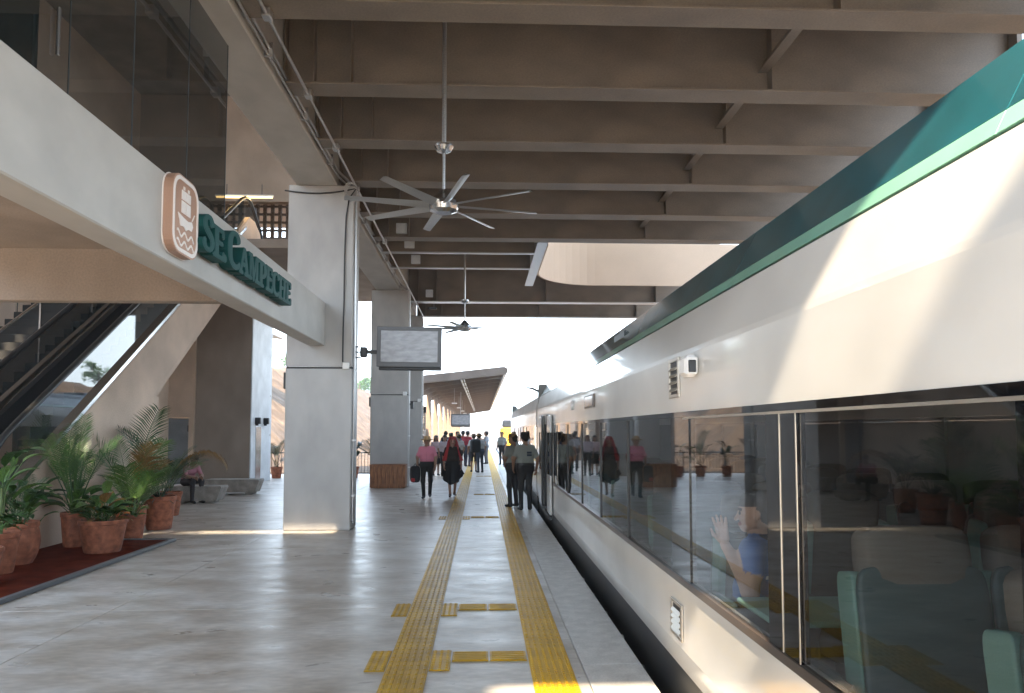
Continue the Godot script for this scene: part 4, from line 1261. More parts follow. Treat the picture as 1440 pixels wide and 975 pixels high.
# ---------- plants
func leaf_mesh(pet: float, length: float, wid: float, elev: float, bend: float, lobes := 0, fold := 0.35) -> MB:
	var m := MB.new()
	var pts := [Vector3.ZERO]
	var p := Vector3.ZERO
	var a := elev
	var np := 4
	for k in np:
		p += Vector3(cos(a), sin(a), 0) * pet / np
		a += bend * 0.25 / np
		pts.append(p)
	if pet > 0.01: m.tube(pts, [0.007, 0.006, 0.005, 0.005, 0.004], 4, false)
	var seg := 8 if lobes == 0 else lobes * 2
	var pm := p
	var pl := p
	var pr := p
	for k in range(1, seg + 1):
		var s := float(k) / seg
		a += bend * 0.75 / seg
		p += Vector3(cos(a), sin(a), 0) * length / seg
		var w := wid * 0.5 * pow(sin(PI * pow(s, 0.75)), 0.8) if s < 1.0 else 0.0
		if lobes > 0 and k % 2 == 0: w *= 0.28
		var up := Vector3(-sin(a), cos(a), 0)
		var back := Vector3(cos(a), sin(a), 0) * (0.06 * length if lobes > 0 and k % 2 == 1 else 0.0)
		var l := p + Vector3(0, 0, -w) + up * w * fold + back
		var r := p + Vector3(0, 0, w) + up * w * fold + back
		m.quad(pm, p, l, pl)
		m.quad(pm, pr, r, p)
		pm = p
		pl = l
		pr = r
	return m

func frond_mesh(length: float, elev: float, bend: float, n: int, leaflet: float, droop: float, wid := 0.022, bare := 0.25, v_up := 0.35) -> MB:
	var m := MB.new()
	var pts := []
	var dirs := []
	var p := Vector3.ZERO
	var a := elev
	var seg := 14
	for k in seg + 1:
		pts.append(p)
		dirs.append(Vector3(cos(a), sin(a), 0))
		p += Vector3(cos(a), sin(a), 0) * length / seg
		a += bend / seg * (0.5 + float(k) / seg)
	var rad := []
	for k in seg + 1: rad.append(lerpf(0.011, 0.002, float(k) / seg))
	m.tube(pts, rad, 5, false)
	for i in n:
		var s := lerpf(bare, 0.99, (i + 0.5) / n)
		var f := s * seg
		var j := mini(int(f), seg - 1)
		var o: Vector3 = pts[j].lerp(pts[j + 1], f - j)
		var dr: Vector3 = dirs[j]
		var up := Vector3(-dr.y, dr.x, 0)
		var ll := leaflet * (0.45 + 0.75 * sin(PI * clampf((s - bare) / (1.0 - bare) * 0.9 + 0.08, 0, 1)))
		for side in [-1.0, 1.0]:
			var out := (dr * 0.75 + Vector3(0, 0, side) * 0.85 + up * v_up).normalized()
			out = out.rotated(dr, rng.randf_range(-0.12, 0.12))
			var e1 := o + out * ll * 0.5
			var out2 := (out + Vector3(0, -droop, 0)).normalized()
			var e2 := e1 + out2 * ll * 0.5
			var wv := out.cross(up).normalized() * wid * 0.5
			m.quad(o - wv * 0.5, e1 - wv, e1 + wv, o + wv * 0.5)
			m.tri(e1 - wv, e2, e1 + wv)
	return m

func pot_mesh(rt: float, rb: float, h: float, belly := 0.0) -> MB:
	var m := MB.new()
	var pr := [Vector2(0.0, 0.0), Vector2(rb * 0.96, 0.0), Vector2(rb, 0.015)]
	for k in range(1, 7):
		var s := k / 7.0
		pr.append(Vector2(lerpf(rb, rt * 0.95, s) + belly * sin(PI * s), h * 0.86 * s))
	pr += [Vector2(rt * 0.95, h * 0.86), Vector2(rt, h * 0.88), Vector2(rt * 1.01, h * 0.98), Vector2(rt * 0.99, h), Vector2(rt * 0.92, h), Vector2(rt * 0.9, h * 0.93)]
	m.lathe(pr, 28)
	return m

func potted(label: String, x: float, d: float, rt: float, h: float, belly := 0.0, group := "terracotta pots on the platform") -> Node3D:
	var t := thing("potted_plant", label, "plant", P(x, 0.036 if d < 12.7 else 0.001, d), rng.randf() * TAU, group)
	put("pot", pot_mesh(rt, rt * 0.74, h, belly), M.terracotta, t)
	var s := MB.new()
	s.lathe([Vector2(rt * 0.91, h * 0.9), Vector2(rt * 0.5, h * 0.93), Vector2(0.0, h * 0.94)], 20)
	put("soil", s, M.soil, t)
	return t

# n leaves round the pot centre, all from a few shared meshes
func leaves(t: Node3D, called: String, meshes: Array, mats: Array, n: int, y0: float, y1: float, spread: float, smin := 0.75, smax := 1.15, elev_jit := 0.3) -> void:
	for i in n:
		var o := put(called, meshes[rng.randi() % meshes.size()], M[mats[rng.randi() % mats.size()]], t)
		var az := TAU * (i * 0.381966) + rng.randf_range(-0.4, 0.4)
		var s := rng.randf_range(smin, smax)
		var r := spread * sqrt(rng.randf())
		o.transform = Transform3D(Basis(Vector3.UP, az) * Basis(Vector3.BACK, rng.randf_range(-elev_jit, elev_jit)) * Basis(Vector3.RIGHT, rng.randf_range(-0.3, 0.3)), Vector3(cos(az) * r, rng.randf_range(y0, y1), -sin(az) * r))
		o.scale = Vector3(s, s, s)

func build_plants() -> void:
	var broad := [leaf_mesh(0.16, 0.3, 0.15, 1.2, -1.3).mesh(), leaf_mesh(0.22, 0.34, 0.16, 1.35, -1.5).mesh(), leaf_mesh(0.1, 0.26, 0.14, 0.9, -1.2).mesh()]
	var small := [leaf_mesh(0.06, 0.17, 0.085, 0.9, -1.0).mesh(), leaf_mesh(0.1, 0.2, 0.09, 1.2, -1.4).mesh()]
	var tall := [leaf_mesh(0.35, 0.5, 0.17, 1.4, -1.6).mesh(), leaf_mesh(0.55, 0.52, 0.18, 1.45, -1.5).mesh(), leaf_mesh(0.7, 0.5, 0.16, 1.5, -1.9).mesh()]
	var split := [leaf_mesh(0.28, 0.34, 0.36, 1.1, -1.5, 8).mesh(), leaf_mesh(0.36, 0.36, 0.38, 1.3, -1.9, 8).mesh()]
	var strap := [leaf_mesh(0.0, 0.5, 0.035, 1.25, -1.4, 0, 0.2).mesh(), leaf_mesh(0.0, 0.42, 0.03, 0.9, -1.3, 0, 0.2).mesh()]
	var areca := []
	for q in [[1.05, 1.4, -1.1], [0.9, 1.25, -1.3], [1.2, 1.5, -0.9], [0.8, 1.05, -1.1]]:
		areca.append(frond_mesh(q[0] * 1.1, q[1], q[2], 26, 0.27, 0.3, 0.015, 0.38).mesh())
	var fine := [frond_mesh(1.0, 1.5, -0.9, 22, 0.17, 0.15, 0.012, 0.35, 0.1).mesh(), frond_mesh(1.15, 1.45, -0.7, 24, 0.16, 0.15, 0.012, 0.4, 0.1).mesh()]
	var fan := [frond_mesh(1.1, 1.3, -1.2, 28, 0.36, 0.25, 0.02, 0.3, 0.2).mesh(), frond_mesh(0.95, 1.1, -1.0, 26, 0.34, 0.3, 0.02, 0.3, 0.2).mesh()]
	# front big pot
	var t := potted("wide terracotta pot with variegated broad leaves, nearest the mat's right end", -5.51, 11.5, 0.33, 0.47)
	leaves(t, "leaf", broad, ["leaf_green", "leaf_green", "leaf_pale", "leaf_deep", "leaf_green", "leaf_dry"], 34, 0.42, 0.52, 0.14)
	leaves(t, "leaf", small, ["leaf_deep", "leaf_green"], 46, 0.42, 0.6, 0.24)
	leaves(t, "leaf", tall, ["leaf_pale"], 3, 0.42, 0.45, 0.08, 0.6, 0.75)
	t = potted("narrow terracotta pot with thin feathery fronds against the wall", -6.2, 12.05, 0.2, 0.52)
	leaves(t, "leaf", broad, ["leaf_green", "leaf_deep"], 16, 0.46, 0.56, 0.08, 0.9, 1.3)
	leaves(t, "frond", fine, ["leaf_deep", "leaf_green"], 16, 0.46, 0.5, 0.05, 0.9, 1.45, 0.2)
	t = potted("terracotta pot with a tall leaning palm, behind the wide pot", -6.1, 13.7, 0.26, 0.5, 0.02)
	leaves(t, "frond", areca, ["leaf_green", "leaf_pale", "leaf_deep", "leaf_green", "leaf_dry"], 12, 0.44, 0.5, 0.08, 0.85, 1.4)
	leaves(t, "leaf", small, ["leaf_pale", "leaf_green"], 22, 0.46, 0.52, 0.2, 0.9, 1.3)
	t = potted("small terracotta pot squeezed behind the wide pot", -5.72, 12.95, 0.19, 0.42)
	leaves(t, "frond", fan, ["leaf_green", "leaf_deep"], 8, 0.36, 0.42, 0.05, 0.7, 0.95)
	leaves(t, "leaf", small, ["leaf_pale", "leaf_green"], 16, 0.36, 0.44, 0.14)
	t = potted("straight terracotta pot with a dark palm, last before the benches", -5.88, 14.35, 0.29, 0.6)
	leaves(t, "frond", areca, ["leaf_deep", "leaf_dark", "leaf_green"], 10, 0.5, 0.6, 0.07, 0.8, 1.2)
	leaves(t, "leaf", strap, ["leaf_dark", "leaf_dark"], 22, 0.5, 0.62, 0.06, 0.8, 1.3)
	t = potted("round terracotta pot with a dense bush, at the picture's left edge by the wall", -6.15, 10.55, 0.24, 0.55, 0.05)
	leaves(t, "leaf", small, ["leaf_deep", "leaf_green"], 60, 0.5, 0.95, 0.26, 1.0, 1.7, 0.5)
	leaves(t, "frond", fine, ["leaf_deep"], 8, 0.48, 0.52, 0.08, 0.5, 0.8)
	t = potted("terracotta pot with split leaves at the picture's lower left edge", -5.75, 9.05, 0.28, 0.42)
	leaves(t, "leaf", split, ["leaf_green", "leaf_deep"], 18, 0.4, 0.46, 0.1, 0.65, 0.95)
	t = potted("tall plant with long drooping leaves at the picture's left edge", -6.0, 9.85, 0.25, 0.5)
	leaves(t, "leaf", tall, ["leaf_green", "leaf_pale", "leaf_deep", "leaf_green"], 14, 0.5, 1.0, 0.1, 0.75, 1.05)
	var stem := MB.new()
	for q in [[0.04, 0.02], [-0.05, 0.03], [0.0, -0.06]]:
		stem.tube([Vector3(q[0], 0.45, q[1]), Vector3(q[0] * 1.6, 1.05, q[1] * 1.6)], 0.014, 6)
	put("stem", stem, M.stem, t)
	t = potted("potted palm with a drooping golden frond beside the stone bench", -6.6, 16.6, 0.26, 0.5)
	leaves(t, "frond", areca, ["leaf_dark", "leaf_deep"], 7, 0.5, 0.55, 0.06, 0.75, 1.1)
	var dry := put("frond", frond_mesh(1.75, 1.5, -3.0, 60, 0.42, 1.0, 0.02, 0.3, 0.0), M.leaf_dry, t)
	dry.position = Vector3(0, 0.5, 0)
	dry.rotation.y = -t.rotation.y + 0.25
	# pots along the terrace railing, seen between the columns and mirrored in the train
	for k in 7:
		var x := -9.6 + k * 0.95
		t = potted("potted plant in front of the terrace railing, %s from the shaft" % ORD[k], x, 29.4 + 0.2 * sin(k * 2.0), 0.22, 0.42, 0.0, "pots along the terrace railing")
		if k % 2 == 0: leaves(t, "frond", areca, ["leaf_dark", "leaf_deep"], 7, 0.4, 0.45, 0.05, 0.7, 1.3)
		else: leaves(t, "leaf", tall, ["leaf_deep", "leaf_dark"], 9, 0.38, 0.5, 0.08, 0.7, 1.1)

# ---------- trees and far things
func tree_meshes() -> Array:
	var out := []
	for v in 3:
		var r := RandomNumberGenerator.new()
		r.seed = 500 + v
		var m := MB.new()
		for c in 11:
			var o := Vector3(r.randf_range(-1.3, 1.3), r.randf_range(1.6, 3.9), r.randf_range(-1.3, 1.3))
			var rad := r.randf_range(0.5, 0.95)
			for k in 80:
				var q := Vector3(r.randfn(), r.randfn() * 0.8, r.randfn()).normalized() * rad * pow(r.randf(), 0.35)
				var a := Vector3(r.randfn(), r.randfn(), r.randfn()).normalized() * 0.16
				var b := a.cross(Vector3(r.randfn(), r.randfn(), r.randfn())).normalized() * 0.1
				m.quad(o + q - a, o + q - b, o + q + a, o + q + b)
		var tr := MB.new()
		tr.tube([Vector3(0, -0.5, 0), Vector3(0.05, 1.0, 0), Vector3(-0.05, 2.0, 0.1), Vector3(0.1, 3.3, 0)], [0.16, 0.13, 0.09, 0.03], 7)
		for k in 4:
			var az := k * 1.7 + v
			tr.tube([Vector3(0, 1.1 + k * 0.3, 0), Vector3(cos(az) * 0.8, 2.1 + k * 0.3, sin(az) * 0.8)], [0.07, 0.02], 5)
		out.append([m.mesh(), tr.mesh()])
	return out

func build_far() -> void:
	var tm := tree_meshes()
	var r := RandomNumberGenerator.new()
	r.seed = 31
	for i in 26:
		var left := i < 14
		var x: float = r.randf_range(-26, -18.5) if left else r.randf_range(22, 32)
		var d: float = (44.0 + i * 9.0 + r.randf_range(-3, 3)) if left else (2.0 + (i - 14) * 7.5 + r.randf_range(-3, 3))
		var y: float = hill_left(x, d) if left else hill_right(x, d)
		var t := thing("bushy_tree", "green bushy tree on the %s hill crest, %s from the station" % ["left" if left else "right", ORD[i % 14]], "tree", P(x, y - 0.2, d), r.randf() * TAU, "trees on the hill crests")
		var s := r.randf_range(0.6, 1.15)
		var q: Array = tm[i % 3]
		put("crown", q[0], M.leaf_tree, t).scale = Vector3(s, s * 0.8, s)
		put("trunk", q[1], M.bark, t).scale = Vector3(s, s * 0.8, s)
	# overhead line masts far down the track
	for i in 5:
		var d := 75.0 + i * 28.0
		var mt := thing("line_mast", "pale overhead line mast beyond the train, %s down the track" % ORD[i], "mast", P(-4.6, -1.0, d), 0, "overhead line masts")
		put("pole", one(-0.12, 0.12, 0, 7.5, -0.1, 0.1), M.white_metal, mt)
		put("cantilever", one(0.12, 3.6, 6.4, 6.48, -0.04, 0.04), M.white_metal, mt)
	# white shed roof on the hill behind the terrace
	var sh := thing("shed_roof", "pale lean-to roof on slim posts up the hill behind the terrace", "shed", P(-17.5, 6.0, 52.0))
	var m := MB.new()
	m.bevel(Vector3(-3, 2.6, -3), Vector3(3.2, 2.75, 3), 0.02, Transform3D(Basis(Vector3.BACK, -0.12), Vector3.ZERO))
	put("roof_panel", m, M.white_metal, sh)
	for q in [[-2.6, -2.6], [2.6, -2.6], [-2.6, 2.6], [2.6, 2.6]]:
		put("post", one(q[0] - 0.06, q[0] + 0.06, -2.5, 2.55 - q[0] * 0.12, -q[1] - 0.06, -q[1] + 0.06), M.white_metal, sh)
	# yellow track machine far away beside the train end
	var ym := thing("track_machine", "small yellow machine standing far off beside the track", "machine", P(3.6, -1.1, 95.0))
	put("body", one(-1.3, 1.3, 0.9, 3.2, 0, 4, 0.15), M.yellow_paint, ym)
	put("cab", one(-1.1, 1.1, 3.2, 4.1, 0.3, 2.2, 0.15), M.lens, ym)
	for x in [-0.9, 0.9]:
		var w := MB.new()
		w.tube([Vector3(x - 0.15, 0.6, -1), Vector3(x + 0.15, 0.6, -1)], 0.5, 14)
		put("wheel", w, M.rubber, ym)

# ---------- people: distance fields of tapered bones, meshed as surface nets
func sdf(bones: Array, cell: float, k: float) -> Dictionary:
	var lo := Vector3(1e9, 1e9, 1e9)
	var hi := -lo
	for b in bones:
		var r := Vector3.ONE * (maxf(b[2], b[3]) + cell * 2.5)
		lo = lo.min(b[0] - r).min(b[1] - r)
		hi = hi.max(b[0] + r).max(b[1] + r)
	var nx := int((hi.x - lo.x) / cell) + 2
	var ny := int((hi.y - lo.y) / cell) + 2
	var nz := int((hi.z - lo.z) / cell) + 2
	var g := PackedFloat32Array()
	g.resize(nx * ny * nz)
	g.fill(1.0)
	var best := g.duplicate()
	var id := PackedInt32Array()
	id.resize(g.size())
	var sy := nx
	var sz := nx * ny
	for b in bones:
		var a: Vector3 = b[0]
		var ab: Vector3 = b[1] - a
		var l2 := maxf(ab.length_squared(), 1e-9)
		var ra: float = b[2]
		var rb: float = b[3]
		var ci: int = b[4]
		var pad := Vector3.ONE * (maxf(ra, rb) + cell * 2.2 + k)
		var p0: Vector3 = ((a.min(b[1]) - pad - lo) / cell)
		var p1: Vector3 = ((a.max(b[1]) + pad - lo) / cell)
		for z in range(maxi(0, int(p0.z)), mini(nz, int(p1.z) + 1)):
			for y in range(maxi(0, int(p0.y)), mini(ny, int(p1.y) + 1)):
				var i := z * sz + y * sy + maxi(0, int(p0.x))
				for x in range(maxi(0, int(p0.x)), mini(nx, int(p1.x) + 1)):
					var p := lo + Vector3(x, y, z) * cell - a
					var t := clampf(p.dot(ab) / l2, 0.0, 1.0)
					var ds := (p - ab * t).length() - lerpf(ra, rb, t)
					if ds < best[i]:
						best[i] = ds
						id[i] = ci
					var o := g[i]
					var h := maxf(k - absf(o - ds), 0.0) / k
					g[i] = minf(o, ds) - h * h * k * 0.25
					i += 1
	var vi := PackedInt32Array()
	vi.resize(g.size())
	vi.fill(-1)
	var v := PackedVector3Array()
	var vc := PackedInt32Array()
	var lim := cell * 1.8
	var off := [0, 1, sy, sy + 1, sz, sz + 1, sz + sy, sz + sy + 1]
	var edges := [[0, 1], [2, 3], [4, 5], [6, 7], [0, 2], [1, 3], [4, 6], [5, 7], [0, 4], [1, 5], [2, 6], [3, 7]]
	var cor := []
	for q in 8: cor.append(Vector3(q & 1, (q >> 1) & 1, (q >> 2) & 1))
	for z in nz - 1:
		for y in ny - 1:
			for x in nx - 1:
				var i := z * sz + y * sy + x
				if absf(g[i]) > lim: continue
				var s := 0
				for q in 8:
					if g[i + off[q]] < 0.0: s |= 1 << q
				if s == 0 or s == 255: continue
				var c := Vector3.ZERO
				var n := 0
				for e in edges:
					var u: float = g[i + off[e[0]]]
					var w: float = g[i + off[e[1]]]
					if (u < 0.0) != (w < 0.0):
						c += cor[e[0]].lerp(cor[e[1]], u / (u - w))
						n += 1
				vi[i] = v.size()
				v.append(lo + (Vector3(x, y, z) + c / n) * cell)
				vc.append(id[i])
	var tri := PackedInt32Array()
	for z in range(1, nz - 1):
		for y in range(1, ny - 1):
			for x in range(1, nx - 1):
				var i := z * sz + y * sy + x
				if vi[i] < 0: continue
				var ins := g[i] < 0.0
				for ax in 3:
					var st: int = [1, sy, sz][ax]
					if (g[i + st] < 0.0) == ins: continue
					var s1: int = [sy, sz, 1][ax]
					var s2: int = [sz, 1, sy][ax]
					var q0 := vi[i]
					var q1 := vi[i - s1]
					var q2 := vi[i - s1 - s2]
					var q3 := vi[i - s2]
					if q1 < 0 or q2 < 0 or q3 < 0: continue
					if ins: tri.append_array(PackedInt32Array([q0, q1, q2, q0, q2, q3]))
					else: tri.append_array(PackedInt32Array([q0, q2, q1, q0, q3, q2]))
	var nor := PackedVector3Array()
	nor.resize(v.size())
	for i in range(0, tri.size(), 3):
		var m := (v[tri[i + 1]] - v[tri[i]]).cross(v[tri[i + 2]] - v[tri[i]])
		for q in 3: nor[tri[i + q]] += m
	for i in nor.size(): nor[i] = nor[i].normalized()
	return {"v": v, "n": nor, "id": vc, "tri": tri}

func add_sdf(m: MB, s: Dictionary, pal: Array, t := Transform3D()) -> void:
	var v: PackedVector3Array = s.v
	var n: PackedVector3Array = s.n
	var tri: PackedInt32Array = s.tri
	var id: PackedInt32Array = s.id
	for i in range(0, tri.size(), 3):
		for q in [0, 2, 1]:
			var j := tri[i + q]
			m.v.append(t * v[j])
			m.n.append((t.basis * n[j]).normalized())
			m.c.append(pal[id[j]])

var heads := {}
# 0 skin, 1 hair, 2 eye, 3 lips; centre of the skull at the origin, face to -z
func head_sdf(style: String, cell: float) -> Dictionary:
	var key := "%s%f" % [style, cell]
	if heads.has(key): return heads[key]
	var b := [
		[Vector3(0, 0.035, 0.02), Vector3(0, 0.02, -0.015), 0.082, 0.078, 0],
		[Vector3(0, -0.03, -0.03), Vector3(0, -0.065, -0.05), 0.06, 0.04, 0],
		[Vector3(-0.035, -0.05, -0.02), Vector3(0.035, -0.05, -0.02), 0.035, 0.035, 0],
		[Vector3(0, 0.015, -0.09), Vector3(0, -0.018, -0.108), 0.009, 0.014, 0],
		[Vector3(-0.014, -0.052, -0.089), Vector3(0.014, -0.052, -0.089), 0.008, 0.008, 3],
		[Vector3(-0.033, 0.016, -0.083), Vector3(-0.028, 0.016, -0.086), 0.006, 0.006, 2],
		[Vector3(0.033, 0.016, -0.083), Vector3(0.028, 0.016, -0.086), 0.006, 0.006, 2],
		[Vector3(-0.04, 0.036, -0.08), Vector3(-0.02, 0.038, -0.087), 0.005, 0.005, 1],
		[Vector3(0.04, 0.036, -0.08), Vector3(0.02, 0.038, -0.087), 0.005, 0.005, 1],
		[Vector3(-0.082, 0.015, 0.005), Vector3(-0.08, -0.018, 0.0), 0.014, 0.01, 0],
		[Vector3(0.082, 0.015, 0.005), Vector3(0.08, -0.018, 0.0), 0.014, 0.01, 0],
		[Vector3(0, -0.05, 0.02), Vector3(0, -0.16, 0.025), 0.052, 0.056, 0],
	]
	if style != "bald":
		b.append([Vector3(0, 0.058, 0.035), Vector3(0, 0.068, -0.012), 0.089, 0.074, 1])
		b.append([Vector3(-0.05, 0.03, 0.04), Vector3(0.05, 0.03, 0.04), 0.05, 0.05, 1])
		b.append([Vector3(0, 0.0, 0.06), Vector3(0, 0.04, 0.05), 0.068, 0.078, 1])
	if style == "long":
		b.append([Vector3(0, 0.0, 0.07), Vector3(0, -0.2, 0.08), 0.075, 0.06, 1])
		b.append([Vector3(-0.07, 0.0, 0.02), Vector3(-0.085, -0.18, 0.03), 0.035, 0.03, 1])
		b.append([Vector3(0.07, 0.0, 0.02), Vector3(0.085, -0.18, 0.03), 0.035, 0.03, 1])
	heads[key] = sdf(b, cell, 0.018)
	return heads[key]

# wrist at the origin, fingers towards -y, palm facing +x side mirrored by scale
func hand_sdf(curl: float, cell: float) -> Dictionary:
	var key := "hand%f_%f" % [curl, cell]
	if heads.has(key): return heads[key]
	var b := [
		[Vector3(0, 0.03, 0), Vector3(0, -0.02, 0), 0.026, 0.026, 0],
		[Vector3(0, -0.02, -0.022), Vector3(0, -0.085, -0.03), 0.018, 0.014, 0],
		[Vector3(0, -0.02, 0.0), Vector3(0, -0.09, 0.0), 0.018, 0.014, 0],
		[Vector3(0, -0.02, 0.018), Vector3(0, -0.085, 0.027), 0.018, 0.013, 0],
	]
	var len := [0.07, 0.08, 0.074, 0.058]
	for f in 4:
		var z := -0.032 + f * 0.0205
		var p := Vector3(0, -0.085, z)
		var a := 0.0
		for s in 3:
			a += curl * [0.5, 1.0, 0.8][s]
			var l: float = len[f] * [0.45, 0.32, 0.26][s]
			var q := p + Vector3(sin(a) * l, -cos(a) * l, (z) * 0.12)
			b.append([p, q, 0.0092 - s * 0.0006, 0.0086 - s * 0.0008, 0])
			p = q
	b.append([Vector3(0.004, -0.025, -0.03), Vector3(0.018, -0.055, -0.052), 0.013, 0.0105, 0])
	b.append([Vector3(0.018, -0.055, -0.052), Vector3(0.026, -0.09, -0.058), 0.0105, 0.008, 0])
	heads[key] = sdf(b, cell, 0.008)
	return heads[key]

func hat_mesh(kind: String) -> MB:
	var m := MB.new()
	if kind == "straw":
		m.lathe([Vector2(0.0, 0.13), Vector2(0.06, 0.128), Vector2(0.085, 0.11), Vector2(0.098, 0.05), Vector2(0.105, 0.03), Vector2(0.15, 0.022), Vector2(0.185, 0.04), Vector2(0.187, 0.034), Vector2(0.15, 0.014), Vector2(0.1, 0.02), Vector2(0.095, 0.04)], 22)
	else:
		m.lathe([Vector2(0.1, 0.03), Vector2(0.103, 0.06), Vector2(0.1, 0.095), Vector2(0.08, 0.118), Vector2(0.0, 0.125)], 20)
		for k in 8:
			var a := -PI * 0.5 + (k - 4) * 0.28
			var b := a + 0.28
			var pk := func(w: float, r: float, y: float) -> Vector3: return Vector3(cos(w) * r, y, sin(w) * r)
			var ra := 0.1 + 0.085 * cos((k - 4) * 0.34)
			var rb := 0.1 + 0.085 * cos((k - 3) * 0.34)
			m.quad(pk.call(a, 0.1, 0.045), pk.call(b, 0.1, 0.045), pk.call(b, rb, 0.03), pk.call(a, ra, 0.03))
			m.quad(pk.call(a, ra, 0.03), pk.call(b, rb, 0.03), pk.call(b, 0.1, 0.036), pk.call(a, 0.1, 0.036))
	return m

func skirt_mesh(y0: float, y1: float, r0: float, r1: float, uneven: float, seed_: int) -> MB:
	var m := MB.new()
	var n := 36
	var rows := 7
	var f := func(i: int, j: int) -> Vector3:
		var a := TAU * i / n
		var s := float(j) / rows
		var r := lerpf(r0, r1, pow(s, 0.8)) * (1.0 + 0.13 * s * sin(a * 9.0 + seed_) + 0.05 * s * sin(a * 5.0))
		var low := y1 + uneven * (0.5 + 0.5 * sin(a * 2.0 + seed_)) * 0.6
		return Vector3(cos(a) * r, lerpf(y0, low, s), -sin(a) * r * 0.8)
	for j in rows:
		for i in n:
			m.quad(f.call(i, j + 1), f.call(i + 1, j + 1), f.call(i + 1, j), f.call(i, j))
	return m

func person(label: String, x: float, d: float, turn: float, o: Dictionary) -> Node3D:
	var t := thing("person", label, "person", P(x, 0.001, d), turn, o.get("group", "people on the platform"))
	var h: float = o.get("h", 1.68) / 1.7
	var w: float = o.get("wide", 1.0)
	var walk: float = o.get("walk", 0.0)
	var pal: Array = [o.get("skin", Color(0.3, 0.17, 0.11)), o.get("hair", Color(0.015, 0.012, 0.01)), Color(0.02, 0.015, 0.012), Color(0.28, 0.1, 0.08), o.top, o.bot, o.get("shoe", Color(0.015, 0.015, 0.015))]
	var leg: int = 0 if o.get("bare_legs", false) else 5
	var fore: int = 4 if o.get("long_sleeves", false) else 0
	var al: Array = o.get("arm_l", [Vector3(-0.25, 1.13, 0.03), Vector3(-0.25, 0.9, -0.07)])
	var ar: Array = o.get("arm_r", [Vector3(0.25, 1.13, 0.03), Vector3(0.25, 0.9, -0.07)])
	var lean: float = o.get("lean", 0.0)
	var B := []
	for s in [-1.0, 1.0]:
		var st: float = walk * s * 0.2
		var hip := Vector3(s * 0.085, 0.9, 0)
		var knee := Vector3(s * 0.095, 0.49, -0.02 - st * 0.8)
		var ank := Vector3(s * (0.1 if walk == 0.0 else 0.07), 0.085 + maxf(0.0, -st) * 0.25, 0.02 - st * 1.2)
		B.append([hip, knee, 0.088 * w, 0.06, 5 if o.get("shorts", false) else leg])
		B.append([knee, ank, 0.06 if leg == 5 else 0.052, 0.05 if leg == 5 else 0.036, leg])
		B.append([ank + Vector3(0, -0.045, 0.03), ank + Vector3(s * 0.02, -0.05, -0.13), 0.036, 0.032, 6])
	var up := func(v3: Vector3) -> Vector3: return v3 + Vector3(0, 0, -lean * maxf(0.0, v3.y - 0.95))
	B.append([Vector3(-0.085, 0.93, 0), Vector3(0.085, 0.93, 0), 0.115 * w, 0.115 * w, 5])
	B.append([up.call(Vector3(-0.075, 1.08, -0.012 * w)), up.call(Vector3(0.075, 1.08, -0.012 * w)), 0.112 * w, 0.112 * w, 4])
	B.append([up.call(Vector3(-0.09, 1.24, 0)), up.call(Vector3(0.09, 1.24, 0)), 0.112 * w, 0.112 * w, 4])
	B.append([up.call(Vector3(-0.14, 1.37, 0.01)), up.call(Vector3(0.14, 1.37, 0.01)), 0.066, 0.066, 4])
	B.append([up.call(Vector3(0, 1.38, 0.015)), up.call(Vector3(0, 1.49, 0.0)), 0.056, 0.052, 0])
	for q in [[-1.0, al], [1.0, ar]]:
		var sh: Vector3 = up.call(Vector3(q[0] * 0.175, 1.365, 0.01))
		var el: Vector3 = up.call(q[1][0])
		var wr: Vector3 = up.call(q[1][1])
		var mid := sh.lerp(el, 0.75)
		B.append([sh, mid, 0.056, 0.05, 4])
		B.append([mid, el, 0.045, 0.04, fore])
		B.append([el, wr, 0.041, 0.029, fore])
	var body := MB.new()
	add_sdf(body, sdf(B, o.get("cell", 0.021), 0.05), pal)
	var hp: Vector3 = up.call(Vector3(0, 1.575, -0.01))
	var ht := Transform3D(Basis(Vector3.UP, o.get("look", 0.0)), hp)
	add_sdf(body, head_sdf(o.get("style", "short"), 0.0085), pal, ht)
	for q in [[-1.0, al], [1.0, ar]]:
		var el: Vector3 = up.call(q[1][0])
		var wr: Vector3 = up.call(q[1][1])
		var dy := (el - wr).normalized()
		var dx := Vector3(-q[0], 0, 0)
		var dz := dx.cross(dy).normalized()
		dx = dy.cross(dz)
		if q[0] > 0: dz = -dz
		var hs := hand_sdf(0.45, 0.0075)
		var tf := Transform3D(Basis(dx, dy, dz), wr)
		if tf.basis.determinant() < 0:
			var flip := MB.new()
			add_sdf(flip, hs, pal, tf)
			for i in range(0, flip.v.size(), 3):
				for e in [0, 2, 1]:
					body.v.append(flip.v[i + e]); body.n.append(flip.n[i + e]); body.c.append(flip.c[i + e])
		else: add_sdf(body, hs, pal, tf)
	var bo := put("body", body, M.body, t, Vector3.ZERO, true)
	bo.scale = Vector3(h, h, h)
	if o.has("hat"):
		var hm := put("hat", hat_mesh("straw" if o.hat == "straw" else "cap"), M[o.get("hat_mat", "straw" if o.hat == "straw" else "cap_dark")], t)
		hm.transform = Transform3D(Basis().scaled(Vector3.ONE * h), Vector3.ZERO) * ht.translated_local(Vector3(0, 0.02, 0.005))
	if o.has("skirt"):
		var sk: Array = o.skirt
		var sm := put("skirt", skirt_mesh(1.0, sk[0], 0.15 * w, sk[1], sk[2], 2), M.cloth_black, t)
		sm.scale = Vector3(h, h, h)
	if o.get("belt", false):
		var bm := MB.new()
		bm.lathe([Vector2(0.185, 0.985), Vector2(0.19, 0.99), Vector2(0.19, 1.025), Vector2(0.185, 1.03)], 20)
		var bl := put("belt", bm, M.black, t)
		bl.scale = Vector3(h * w, h, h * 0.66 * w)
	return t

